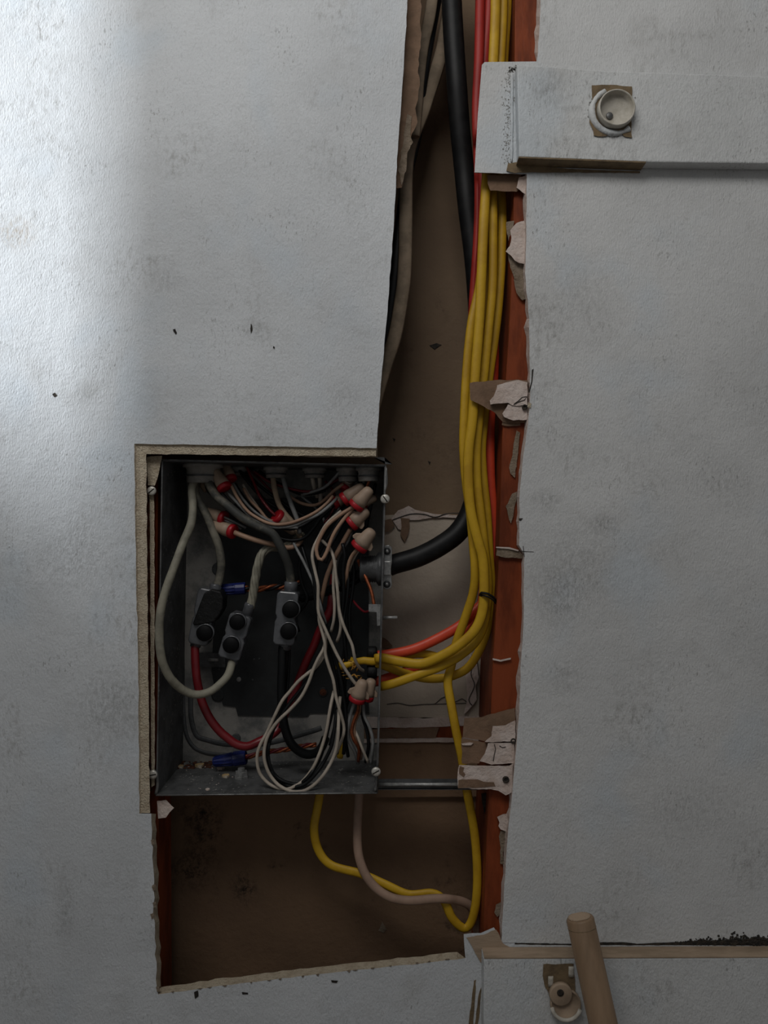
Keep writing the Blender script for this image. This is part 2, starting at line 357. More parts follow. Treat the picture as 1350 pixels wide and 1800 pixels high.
slab('gypsum_flake', "873,961 895,963 912,968 920,976 918,982 900,980 882,979 872,976", 10, 13.5, M_paper_g, wall_r)
slab('gypsum_flake', "872,961 896,962 912,967 911,969 895,965 872,963", 8, 11, M_pink, wall_r, 0.6)
slab('gypsum_flake', "866,1157 880,1160 898,1156 898,1159 880,1163 866,1160", 11, 13.5, M_pink, wall_r, 0.6)
slab('gypsum_flake', "874,1436 884,1431 896,1430 893,1452 890,1462 880,1458 876,1452 878,1446", 8, 13, M_pink, wall_r)
slab('torn_paper', "880,1460 890,1462 889,1485 884,1498 886,1520 879,1518 880,1490 877,1470", 11, 13, M_paper_g, wall_r)
slab('torn_paper', "872,1590 880,1586 880,1606 874,1612 869,1604", 11, 13, M_paper_g, wall_r)
for s, t in (("911,968 924,969 938,969.6 938,970.4 911,969.4", 0.4), ("919,960 920.2,960 922,979 921,979", 0.4), ("935,650 938,648 936,670 931,690 929,690 934,670", 0.4), ("928,707 934,709 933,717 927,716", 1.2), ("912,911 919,911 916,915 912,915", 0.6)):
    slab('face_scratch', s, -t, 0.3, M_dark if t < 1 else M_gyp, wall_r, 0)
# nail holes in the gypsum flakes
def ringpx(parent, name, x, y, d, r, mat, hgt=1.5, mat2=None):
    mb = MB(); mb.lathe(P(x, y, d), (0, -1, 0), [(0, r*PX), (hgt/1000, r*PX), (hgt/1000, r*PX*0.55), (hgt/1000*0.3, r*PX*0.5)], 12)
    return mb.build(name, mat, parent)
ringpx(wall_r, 'nail_head', 889, 1370, 4, 6, M_dark); ringpx(wall_r, 'nail_head', 922, 716, 4, 5, M_dark); ringpx(wall_r, 'nail_head', 902, 1302, 6, 5, M_dark)
mb = MB(); mb.tube(pts("903,711,3.6 913,703 918,698 926,697 922,703 913,706 903,711"), 0.7*PX, n=5); mb.build('paper_crack', M_dark, wall_r)
mb = MB(); mb.tube(pts("869,1308,5.6 871,1317 869,1326 867,1338"), 0.7*PX, n=5); mb.tube(pts("878,1311,5.6 883,1314 889,1313"), 0.7*PX, n=5); mb.build('paper_crack', M_dark, wall_r)
# mould at the seam: nobody could count it
mb = MB()
for i in range(1100):
    x = 1185+175*random.random()**0.8; y = 1660-abs(random.gauss(0, 1))*(2.5+6.5*((x-1185)/165)**0.7)*(0.6+0.8*abs(noise.noise(Vector((x*0.05, 0, 0)))*1.6))
    r = random.uniform(0.8, 2.6)*(0.7+0.6*(x-1185)/165)
    if y < 1630: continue
    mb.lathe(P(x, y, 0.2), (0, -1, 0), [(0, r*PX), (r*PX*0.5, r*PX*0.8), (r*PX*0.7, 0.0)], 6)
o = mb.build('mould_growth', M_dark, wall_r); o['kind'] = 'stuff'
slab('seam_stain', "905,1657 1005,1659 1060,1656 1095,1656 1120,1659 1190,1656 1230,1653 1300,1652 1350,1649 1350,1661 1000,1661.5 905,1660", -0.4, 0.4, M_dark, wall_r, 1.0)
slab('gypsum_patch', "820,1648 850,1643 872,1634 884,1658 900,1667 1000,1669 1000,1682 900,1686 862,1690 845,1692 832,1668", -1.2, 0.4, M_rawwood, wall_l, 1.5)
slab('bare_streak', "829,1760 833,1724 837,1722 832,1800 822,1810", -0.5, 0.4, M_bare, wall_l, 1.0)
slab('bare_streak', "841,1750 846,1735 842,1790 838,1812 835,1800", -0.5, 0.4, M_bare, wall_l, 1.0)
# chips and dents in the painted sheet
for s in ("304,579 308,578 311,585 309,588 305,583", "441,568 443,572 444,580 441,586 440,578", "480.5,608 483,610 482,613.5 480,611.5", "341,1744 348,1741 349,1751 343,1756", "92,693 96,690 100,695 95,698",
          "425,1744 436,1745 436,1748 426,1748", "582,1723 594,1724 592,1728 583,1727"):
    slab('paint_chip', s, -0.6, 0.3, M_dark, wall_l, 0.6, 3)
# ragged paper curls on the lower cut edge
for i in range(16):
    t = (i+random.random())/16; x = 290+t*520; y = 1746-(x-278)*0.119
    h = random.uniform(2, 5); ww = random.uniform(4, 10)
    slab('paper_curl', [(x, y), (x+ww*0.5, y-h*0.3), (x+ww, y-1), (x+ww*0.6, y+h*0.7)], -0.8, 0.6, M_paper_g, wall_l, 0.8, 3)
for (x, y) in ((270, 1560), (271, 1590), (268, 1480), (277, 1738), (267, 1610)):
    slab('paper_curl', [(x-3, y-3), (x+3, y-6), (x+4, y+4), (x-1, y+6)], -0.8, 0.6, M_paper_g, wall_l, 1, 3)
# strip of board and paste left beside the box
slab('backing_strip', "263,860 271,856 272,1380 266,1384", 15, 19, M_gyp, wall_l, 1.2, 10)
slab('rusty_strip', "250,802 264,802 268,1390 257,1392", 20, 24, M_rust, wall_l, 1.0, 12)
slab('core_strip', "236.5,780.5 440,784.5 661,788.5 661,802 440,800 257,798", 2.5, 13, M_gyp, wall_l, 1.2, 9, lab='bare beige core of the sheet over the box')
slab('core_strip', "236.5,780.5 257,798 259,1000 261,1200 263,1400 264,1429 245.5,1429 243.5,1200 239.5,1000", 2.5, 13, M_gyp, wall_l, 1.2, 9, lab='bare beige core of the sheet left of the box')
slab('paste_wedge', "258,803 285,801 281,822 277,840 272,854 260,853 259,830", 13, 20, M_gyp, wall_l, 1.0, 6)
slab('gypsum_flake', "276,1408 292,1406 306,1420 298,1428 292,1437 278,1439", 20, 26, M_pink, wall_l, 1.0, 6)
# brown torn paper behind the left sheet's upper edge
slab('torn_paper', "700,-40 742,-40 738,40 741,60 735,120 738,150 730,190 734,215 724,235 722,255 716,268 712,300 706,330 690,330", 16, 19, M_paper, wall_l, 3, 7)
slab('torn_paper', "716,200 724,205 722,230 726,250 716,268 714,300 706,326 700,300", 15, 16, M_paper_g, wall_l, 2.5, 6)

# ------------------------------------------------------------------ cavity: back wall, studs
BK = 136.0
wb = MB(); wb.box((XL, BK/1000, ZB), (XR, BK/1000+0.012, ZT)); wall_b = struct(wb.build('wall_back', M_back, base=(0, 0, 0)))
def bslab(name, s, d, mat, j=1.5, step=8, th=4): return slab(name, s, d, d+th, mat, wall_b, j, step)
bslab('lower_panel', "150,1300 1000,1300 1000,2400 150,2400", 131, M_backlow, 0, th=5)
bslab('patch_panel', "640,906 700,905 760,903 800,907 850,905 850,1262 640,1262", 124, M_patch, 1.2, th=12)
bslab('paste_ridge', "640,1260 760,1262 850,1258 850,1274 760,1278 640,1280", 121, M_pink, 1.5)
bslab('brown_batten', "640,1278 776,1276 850,1274 850,1300 640,1301", 122, M_red, 0.8, th=10)
bslab('brown_batten', "640,1282 772,1279 766,1297 640,1298", 119, M_paper, 1.2)
bslab('paste_ridge', "640,1298 760,1297 850,1296 850,1304 640,1306", 120, M_pink, 1.0)
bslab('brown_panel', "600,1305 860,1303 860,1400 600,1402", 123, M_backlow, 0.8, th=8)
bslab('paste_ridge', "688,912 700,897 718,889 730,896 760,903 806,906 806,910 760,910 720,914 712,934 700,930", 121, M_pink, 2)
bslab('torn_paper', "704,910 720,912 720,925 717,940 711,952 704,940 706,925", 120.5, M_paper, 1.2, 5)
bslab('paste_ridge', "826,1150 838,1160 842,1190 836,1205 838,1230 826,1245 816,1255 822,1220 818,1190", 118, M_pink, 2, 5)
bslab('torn_paper', "676,915 688,912 694,925 684,934 676,936", 120.5, M_paper, 1.5, 5)
bslab('torn_paper', "672,1120 682,1126 690,1135 682,1140 672,1138", 120.5, M_paper, 1.2, 5)
mb = MB(); mb.tube(pts("680,1238,123.4 700,1236 720,1240 745,1238 765,1237 775,1228 790,1224 800,1234 812,1228 822,1236"), 0.8*PX, n=5)
mb.tube(pts("756,1238,123.4 790,1237 822,1236"), 0.7*PX, n=5); plab(mb.build('pencil_line', M_ink, wall_b), 'wavy pencil line')
mb = MB(); mb.tube(pts("690,914,120.6 720,904 745,904 765,909 785,903 812,902"), 1.1*PX, n=5); mb.build('joint_crack', M_ink, wall_b)
mb = MB(); mb.tube(pts("832,1160,117.6 828,1185 834,1205 824,1230 830,1240"), 1.0*PX, n=5); mb.build('joint_crack', M_ink, wall_b)
for s in ("755,607 768,603 776,606 768,611 764,614", "690,770 695,772 693,777", "752,810 757,812 755,817"): slab('dent', s, BK-1.0, BK, M_dark, wall_b, 0.8, 4)
for s, mt in (("668,1630 672,1620 680,1634 674,1640 665,1636", M_paper_g),):
    slab('scuff', s, 130.2, 131.2, mt, wall_b, 2.5, 4)

def prism_px(mb, s, d0, dz, mi=0):
    """pixel outline at depth d0, extruded straight back (true prism) by dz mm"""
    A = [P(x, y, d0) for x, y in poly(s)]; mb.loft(A, [q+Vector((0, dz/1000, 0)) for q in A], mi)
# right stud: steel C with a returned lip
mb = MB(); prism_px(mb, "911,-900 907,60 904,350 897,560 885,750 880,900 877,1000 872,1100 866,1200 860,1400 852,1600 830,2480 1010,2480 1010,-900", 14.5, 3)
prism_px(mb, "911,-900 907,60 904,350 897,560 885,750 880,900 877,1000 872,1100 866,1200 860,1400 852,1600 830,2480 835,2480 857,1600 865,1400 871,1200 877,1100 882,1000 885,900 890,750 902,560 909,350 912,60 916,-900", 16.2, 110)
mb2 = MB(); mb2.tube(pts("908,-200,16.2 905,350 898,560 886,750 881,900 878,1000 873,1100 867,1200 861,1400 853,1600 838,2200"), 2.6*PX, n=8, step=0.02)
stud = thing('steel_stud', 'rust red primed steel stud running behind the torn drywall edge', 'stud', P(858, 2480, 20))
mb.build('stud_face', M_red, stud); mb2.build('rounded_corner', M_red, stud)
ms = MB(); prism_px(ms, "846,1396 858,1394 856,1412 852,1432 848,1412", 40, 2); ms.build('scuff', M_dark, stud)
mb = MB(); prism_px(mb, "277,-900 277,1000 279,1500 283,2480 200,2480 200,-900", 32, 3); prism_px(mb, "277,-900 277,1000 279,1500 283,2480 278,2480 274,1500 272,1000 272,-900", 33.5, 50)
stud2 = thing('steel_stud', 'dark rust red steel stud in shade at the lower opening below the metal box', 'stud', P(283, 2480, 22))
mb.build('stud_face', M_red, stud2)

# ------------------------------------------------------------------ cleats (trim)
def cleat(name, s, p_, mat, raw=None):
    A = [P(x, y, 0) for x, y in poly(s)]; mb = MB(); mb.loft([q-Vector((0, p_/1000, 0)) for q in A], [q-Vector((0, 0.0002, 0)) for q in A])
    return struct(mb.build(name, mat, base=(0, 0, 0), bevel=0.0015))
tr1 = cleat('trim_1', "904,129 1060,140 1351,150 3200,160 3200,308 1351,300 1100,297 908,289", 17, M_trim)
mb = MB(); A = [P(x, y, 0)-Vector((0, 0.0172, 0)) for x, y in poly("907,288 1126,296.5 1126,299 907,290.5")]; Bq = [P(x, y, 0)-Vector((0, 0.0002, 0)) for x, y in poly("907,289.3 1126,297.9 1126,300 907,292")]
mb.loft(A, Bq); plab(mb.build('raw_edge', M_bare, tr1), 'unpainted brown underside')
slab('raw_edge', "893,287 912,285 940,291 1000,297 1125,301 1125,304 1000,303 930,303 905,304 890,300", -1.5, 0.2, M_bare, wall_r, 1.0, 6)
# caulk bead down the end of the cleat
mb = MB(); mb.tube(pts("900,130,-0.5 900,180 900,230 899,285"), 2.5*PX, n=8, wob=0.6); mb.build('caulk_bead', M_trim, tr1)
mb = MB()
def speck(mb, x, y, d, r):
    a0 = random.random()*6; k = 6; q = [P(x+r*math.cos(a0+j*1.047)*random.uniform(.5, 1.3), y+r*math.sin(a0+j*1.047)*random.uniform(.6, 1.6), d) for j in range(k)]
    mb.loft([p_-Vector((0, 0.0003, 0)) for p_ in q], [p_+Vector((0, 0.0003, 0)) for p_ in q])
for i in range(300):
    y = random.uniform(122, 290); m = abs(noise.noise(Vector((0, 0, y*0.03))))+0.15; speck(mb, 895+random.gauss(0, 4.5)*(0.3+m*2.4)-(y-122)*0.02, y, 0, random.uniform(0.3, 1.3)*(0.4+m*1.6))
for i in range(170):
    x = 894+abs(random.gauss(0, 32)); speck(mb, x, 122+(x-894)*0.07+random.gauss(0, 3.2), 0, random.uniform(0.4, 1.9)*math.exp(-(x-894)/90))
o = mb.build('dirt_specks', M_grime, wall_r); o['kind'] = 'stuff'
mb = MB()
for i in range(160):
    a = random.gauss(3.6, 0.9); rr = random.uniform(35, 47); speck(mb, 1080+rr*math.cos(a), 197-rr*math.sin(a)*0.95, -17, random.uniform(0.5, 1.9))
o = mb.build('dirt_specks', M_grime, tr1); o['kind'] = 'stuff'
tr2 = cleat('trim_2', "846,1666 1350,1664 3200,1664 3200,1915 846,1912", 20, M_trim)
mb = MB(); mb.loft([P(x, y, 0)-Vector((0, 0.0203, 0)) for x, y in poly("847,1664.4 1351,1662.4 1351,1664.2 847,1666.2")], [P(x, y, 0)-Vector((0, 0.0005, 0)) for x, y in poly("847,1664.4 1351,1662.4 1351,1664.2 847,1666.2")])
plab(mb.build('raw_edge', M_rawwood, tr2), 'unpainted tan top edge')

# rod sockets
def socket_up():
    c = P(1080, 197, -17)
    t = thing('rod_socket', 'round open cup socket on the upper painted cleat', 'socket', c, None)
    slab_ = MB(); slab_.loft([P(x, y, -18.5) for x, y in jag(poly("1040,150 1075,149 1111,152 1109,200 1111,242 1098,240 1090,232 1060,240 1044,238 1036,215 1042,185")+[(1040, 150)], 2, 8)[:-1]], [P(x, y, -17) for x, y in jag(poly("1040,150 1075,149 1111,152 1109,200 1111,242 1098,240 1090,232 1060,240 1044,238 1036,215 1042,185")+[(1040, 150)], 2, 8)[:-1]])
    plab(slab_.build('bare_patch', M_bare, t), 'brown unpainted square around the cup')
    R = 31*PX; mb = MB(); mb.lathe(c, (0, -1, 0), [(0.001, R*1.04), (0.009, R*1.02), (0.0103, R*0.99), (0.0105, R*0.94), (0.009, R*0.91), (0.003, R*0.86), (0.0025, 0)], 36); mb.build('cup', M_cup, t)
    mb = MB(); mb.tube([c+Vector((math.cos(a)*R*1.28, -0.001, math.sin(a)*R*1.22)) for a in [2.0+i*0.26 for i in range(14)]], 5*PX, n=8, wob=0.9); plab(mb.build('paint_ridge', M_trim, t), 'lumpy dried paint around the cup')
    mb = MB(); mb.lathe(P(1071, 204, -20), (0, -1, 0), [(0, 6*PX), (0.0012, 6*PX), (0.002, 4*PX), (0.002, 0)], 12); mb.build('screw', M_edge, t)
socket_up()
def socket_low():
    c = P(990, 1752, -20)
    t = thing('rod_socket', 'tan half cup socket with keyhole slots on the lower cleat, beside the wooden rod', 'socket', c, None)
    mb = MB(); q = jag(poly("955,1695 1008,1694 1012,1750 1000,1756 975,1758 966,1748 958,1735 954,1715")+[(955, 1695)], 1.5, 7)[:-1]
    mb.loft([P(x, y, -21.2) for x, y in q], [P(x, y, -20) for x, y in q]); plab(mb.build('bare_patch', M_bare, t), 'brown unpainted patch behind the socket')
    R = 25*PX; c2 = P(993, 1762, -20); mb = MB(); mb.lathe(c2, (0, -1, 0), [(0.0005, R*1.05), (0.004, R*1.05), (0.0045, R*0.95), (0.003, R*0.9), (0.003, 0)], 30); mb.build('plate', M_tanpl, t)
    mb = MB(); c3 = P(984, 1743, -20); mb.lathe(c3, (0, -1, 0), [(0.002, 20*PX), (0.006, 19*PX), (0.0065, 17*PX), (0.006, 0)], 26); mb.build('disc', M_tanpl, t)
    mb = MB(); mb.tube([c2+Vector((math.cos(a)*R*0.98, -0.006, math.sin(a)*R*0.98)) for a in [3.3+i*0.3 for i in range(10)]], 3.4*PX, n=8); plab(mb.build('cup_rim', M_cup, t), 'cream painted lower rim')
    mb = MB(); mb.lathe(P(985, 1745, -26.2), (0, -1, 0), [(0, 6*PX), (0.0006, 6*PX), (0.0004, 3*PX), (0.0003, 0)], 12); mb.build('screw', M_dark, t)
    for (x, y) in ((968, 1725), (1004, 1708)):
        mb = MB(); mb.tube([P(x, y-9, -21.4), P(x, y+9, -21.4)], 4.5*PX, 0.4, n=10); plab(mb.build('keyhole_slot', M_cup, t), 'pale painted slot')
socket_low()
# wooden rod leaning on the lower cleat
top = P(1019, 1612, -44); low = P(1063, 1812, -66); dr = (low-top).normalized(); L = (top.z)/(-dr.z)
rodt = thing('closet_rod', 'brown wooden closet rod with sawn end leaning in front of the lower cleat', 'rod', top+dr*L)
R = 23*PX; mb = MB(); mb.lathe(top, dr, [(0, R*0.9), (0.002, R), (L*0.4, R*1.02), (L*0.994, R*1.02), (L*0.994, 0)], 28); mb.build('shaft', M_rod, rodt)
mb = MB()
u = dr.orthogonal().normalized(); u = (Vector((1, 0, 0))-dr*dr.x).normalized(); v = dr.cross(u)
for i in range(-5, 6):
    k = i/6; hw = R*0.85*math.sqrt(1-k*k); a = top-dr*0.0004+v*k*R*0.85
    mb.tube([a-u*hw, a+u*hw*0.9], 1.3*PX, n=5)
plab(mb.build('saw_marks', M_rawwood, rodt), 'pale saw ridges on the cut end')
mb = MB(); mb.tube([top+dr*(0.010+0.0006*math.cos(a*1.0))+(u*math.cos(a)+v*math.sin(a))*R*0.985 for a in [i*0.3 for i in range(21)]], 0.9*PX, n=5)
mb.build('groove_line', M_bare, rodt)

# ------------------------------------------------------------------ floor and added light blocker outside the frame
mb = MB(); mb.box((XL, -3.0, -0.02), (XR, 0.15, 0.0)); struct(mb.build('floor', M_floor, base=(0, 0, 0)))
# added unseen panel with a tall narrow gap that cuts the daylight strip
mb = MB()
mb.box((-0.70, -0.95, 0), (-0.67, -0.205, 2.4)); mb.box((-0.70, -0.205, 0), (-0.67, -0.0005, 1.37))
struct(mb.build('light_blocker', M_blocker, base=(0, 0, 0)))

# ------------------------------------------------------------------ junction box
F0, B0 = 15.0, 122.0
TL, TR, BR_, BL = (284, 808), (678, 818), (663, 1394), (274, 1398)
jb = thing('junction_box', 'open grey galvanised steel junction box set in the cut drywall', 'electrical box', P(470, 1398, 70))
def fr(q): return P(q[0], q[1], F0)
DZ = Vector((0, (B0-F0)/1000, 0))
def wallq(a, b, inward, name, mat):
    """one sheet-metal side between two front corners"""
    i = Vector(inward)*0.0016; mb = MB()
    mb.loft([fr(a), fr(b), fr(b)+i, fr(a)+i], [fr(a)+DZ, fr(b)+DZ, fr(b)+i+DZ, fr(a)+i+DZ])
    return mb.build(name, mat, jb)
wallq(TL, TR, (0, 0, -1), 'top_side', M_zinc); wallq(BL, BR_, (0, 0, 1), 'bottom_side', M_zincs)
wallq(TL, BL, (1, 0, 0), 'left_side', M_zincs); wallq(TR, BR_, (-1, 0, 0), 'right_side', M_zinc)
mb = MB(); mb.loft([fr(q)+DZ for q in (TL, TR, BR_, BL)], [fr(q)+DZ+Vector((0, 0.0016, 0)) for q in (TL, TR, BR_, BL)]); mb.build('back_panel', M_dust, jb)
# rolled front edge
mb = MB()
for a, b in ((TL, TR), (TR, BR_), (BR_, BL)):
    mb.tube([fr(a), (fr(a)+fr(b))/2, fr(b)], 1.5*PX, n=6, step=0.05)
mb.build('front_edge', M_edge, jb)
mb = MB(); mb.loft([P(x, y, F0-1) for x, y in poly("655,803 676,804 677,816 690,816 690,818 655,816")][:4], [P(x, y, F0+4) for x, y in poly("655,803 676,804 677,816 690,816")]); mb.build('corner_tab', M_zinc, jb)
mb = MB(); mb.tube([P(679, 822, F0), P(680, 850, F0), P(676, 866, F0), P(674, 885, F0)], 1.6*PX, n=6); mb.build('corner_lip', M_edge, jb)
# thin dark slab on the back with a stepped lower edge
def inb(name, s, d0, d1, mat, j=0, lab=None, parent=None):
    p_ = poly(s); q = jag(p_+[p_[0]], j, 8)[:-1] if j else p_
    mb = MB(); mb.loft([P(x, y, d0) for x, y in q], [P(x, y, d1) for x, y in q]); o = mb.build(name, mat, parent or jb, bevel=0)
    if lab: o['label'] = lab
    return o
inb('dark_back_slab', "386,905 420,880 560,872 648,880 648,1254 545,1254 540,1260 418,1258 414,1243 392,1240 385,1215 380,1225 372,1180 380,1000", 120, 121.9, M_zincd, 0, 'darker area on the back of the box')
inb('bracket', "350,1147 396,1148 396,1173 350,1172", 117, 120, M_zinc)
mb = MB(); mb.tube(pts("366,1160,116.6 384,1160"), 3.6*PX, 0.3, n=8); plab(mb.build('bracket_slot', M_bright, jb), 'bright slot in the bracket')
mb = MB(); mb.tube(pts("322,900,121.5 321,1000 321,1150 322,1240 326,1285 336,1308 352,1320 380,1326 440,1328"), 4*PX, 0.5, n=8); mb.build('pressed_rib', M_zinc, jb)
mb = MB(); mb.tube(pts("335,1220,121.5 336,1262 345,1292 362,1300 400,1308 470,1306 545,1286 565,1279"), 5*PX, 0.35, n=8); mb.build('pressed_rib', M_zinc, jb)
def disc(name, x, y, d, r, h, mat, parent=None, lab=None):
    mb = MB(); mb.lathe(P(x, y, d), (0, -1, 0), [(0, r*PX), (h/1000, r*PX), (h/1000*1.2, r*PX*0.85), (h/1000*1.2, 0)], 20); o = mb.build(name, mat, parent or jb)
    if lab: o['label'] = lab
    return o
disc('knockout', 568, 1217, 120, 10, 0.5, M_zincd); disc('knockout', 568, 1217, 119.2, 7, 0.3, M_rust, None, 'rusty knockout')
disc('knockout', 383, 1222, 120.5, 13, 0.6, M_zincd); disc('knockout', 415, 1297, 121.5, 9, 1.4, M_zinc); disc('rivet', 420, 1194, 120, 5, 0.8, M_bright)
disc('knockout', 384, 1000, 121.5, 13, 0.8, M_zinc)
for x, y in ((447, 1159), (444, 1195), (385, 1176), (456, 1158)): disc('rivet', x, y, 120, 2.2, 0.6, M_zinc)
# bottom: bolt with its nut and a light crumb layer
bz = lambda x, d: P(x, 1395, d)
def on_floor(x, y, ):
    """point on the inside of the bottom side seen at pixel (x, y)"""
    zf = fr(BL).z+0.0018; s = (CZ-zf)/((y-900)*PX)*DIST-DIST; return P(x, y, s*1000)
q = on_floor(424, 1368); mb = MB(); mb.lathe(q-Vector((0, 0, 0.0008)), (0, 0, 1), [(0, 0.0085), (0.004, 0.0085), (0.004, 0.0075), (0.009, 0.0075), (0.009, 0.0045), (0.013, 0.0045), (0.013, 0)], 6, smooth=False); plab(mb.build('hex_bolt', M_bright, jb), 'bright bolt through the bottom side')
q = on_floor(487, 1350); mb = MB(); mb.lathe(q-Vector((0, 0, 0.0008)), (0, 0, 1), [(0, 0.004), (0.0016, 0.004), (0.002, 0.003), (0.002, 0)], 10); mb.build('rivet', M_zinc, jb)
# corner screws
def screw(x, y, ang, d=F0-4, r=8.5):
    c = P(x, y, d); mb = MB(); R = r*PX
    mb.lathe(c, (0, -1, 0), [(0, R*0.9), (0.001, R), (0.0022, R*0.85), (0.0026, R*0.5), (0.0026, 0)], 20); o = mb.build('screw', M_screw, jb)
    mb = MB(); dx = Vector((math.cos(ang), 0, math.sin(ang)))*R*0.75; mb.tube([c+Vector((0, -0.0026, 0))-dx, c+Vector((0, -0.0026, 0))+dx], 1.1*PX, 0.6, n=6); s_ = mb.build('slot', M_dark, o)
    mb = MB(); mb.lathe(c, (0, 1, 0), [(0, R*0.45), (0.010, R*0.45), (0.010, 0)], 10); s2 = mb.build('shank', M_edge, o)
screw(267, 863, 0.7); screw(677, 877, 2.2); screw(269, 1361, 0.2); screw(661, 1356, 0.5)
for x, y in ((660, 1375), (275, 1380)):
    mb = MB(); mb.tube(pts("%d,%d,16 %d,%d %d,%d" % (x, y-22, x+2, y, x-1, y+16)), 3*PX, n=6); mb.build('edge_fold', M_edge, jb)

# cable connectors in the top side
def topconn(x, d, r, h, ring=True, lab=None):
    z = fr(TL).z-0.002-(x-284)/394*0.0064; s = (DIST+d/1000)/DIST*PX; o = Vector(((x-675)*s, d/1000, z)); k = r*PX
    mb = MB(); mb.lathe(o+Vector((0, 0, 0.001)), (0, 0, -1), [(0, k*1.25), (0.004, k*1.25), (0.0045, k*1.05), (0.006, k*1.05), (0.0065, k), (h, k), (h+0.001, k*0.92), (h, k*0.75), (0.006, k*0.72), (0.006, 0)], 26)
    c = mb.build('cable_connector', M_dust, jb)
    mb = MB(); mb.lathe(o+Vector((0, 0, -h*0.55)), (0, 0, -1), [(0, k*1.06), (0.0018, k*1.06), (0.0018, 0)], 26); mb.build('connector_rim', M_zinc, c)
topconn(357, 60, 30, 0.022); topconn(485, 80, 19, 0.013); topconn(553, 80, 19, 0.012); topconn(612, 60, 18, 0.016); topconn(648, 40, 19, 0.016); topconn(420, 95, 17, 0.010)
# service cable clamp through the right side
yc = 52
c = P(671, 1000, yc); mb = MB()
prof = [(-0.026, 0), (-0.026, 0.0125)]
for i in range(7): prof += [(-0.024+i*0.0026, 0.0165), (-0.0228+i*0.0026, 0.0150)]
prof += [(-0.004, 0.020), (0.001, 0.020), (0.001, 0)]
mb.lathe(c, (1, 0, 0), prof, 28); clamp = mb.build('clamp_connector', M_zinc, jb)
mb = MB(); mb.lathe(c, (1, 0, 0), [(0.001, 0), (0.001, 0.0165), (0.010, 0.0165), (0.010, 0.014), (0.010, 0)], 24); mb.build('clamp_throat', M_zinc, clamp)
mb = MB(); A = [P(x, y, 28) for x, y in poly("676,959 684,958 689,963 689,990 687,1000 689,1028 687,1034 680,1037 674,1034 672,1028 673,963")]; mb.loft(A, [p_+Vector((0, 0.006, 0)) for p_ in A])
bar = mb.build('clamp_bar', M_bright, jb, bevel=0.0008)
mb = MB(); A = [P(x, y, 25) for x, y in poly("674,986 688,986 687,1012 673,1012")]; mb.loft(A, [p_+Vector((0, 0.004, 0)) for p_ in A]); mb.build('clamp_bridge', M_bright, bar, bevel=0.0012)
for x, y in ((680.5, 969), (680, 1027)):
    mb = MB(); mb.lathe(P(x, y, 28), (0, -1, 0), [(0, 6.5*PX), (0.0012, 6.5*PX), (0.002, 4.5*PX), (0.002, 0)], 16); sc_ = mb.build('screw', M_zincd, bar)
    mb = MB(); mb.lathe(P(x, y, 26), (0, -1, 0), [(0, 3*PX), (0.0004, 2.5*PX), (0.0004, 0)], 10); mb.build('screw', M_bright, bar)
# ground clip and its bolt through the right side
inb('ground_clip', "648,1062 668,1062 670,1062 671,1099 663,1100 662,1076 648,1075", 24, 30, M_bright, 0, 'pale bent ground clip on the right side')
mb = MB(); mb.lathe(P(668, 1086, 32), (1, 0, 0.01), [(0, 3.4*PX), (0.0195, 3.4*PX), (0.0205, 2*PX), (0.0205, 0)], 10); plab(mb.build('clip_bolt', M_bright, jb), 'thin bolt sticking out of the right side')
# rail from the box to the stud
mb = MB(); a = P(658, 1370, 34); b = P(858, 1370, 34); h = 17*PX*1.04
mb.box((a.x, 0.034, a.z-h), (b.x, 0.036, a.z)); mb.box((a.x, 0.034, a.z-h-0.001), (b.x, 0.060, a.z-h+0.001))
rail = tag(mb.build('support_rail', M_zinc), 'thin grey steel rail running sideways from the box corner to the stud', 'rail')
mb = MB(); mb.tube([P(658, 1379, 33), P(760, 1379, 33), P(856, 1379, 33)], 3.5*PX, n=8, step=0.05); mb.build('rolled_bead', M_bright, rail, base=rail['_loc'])

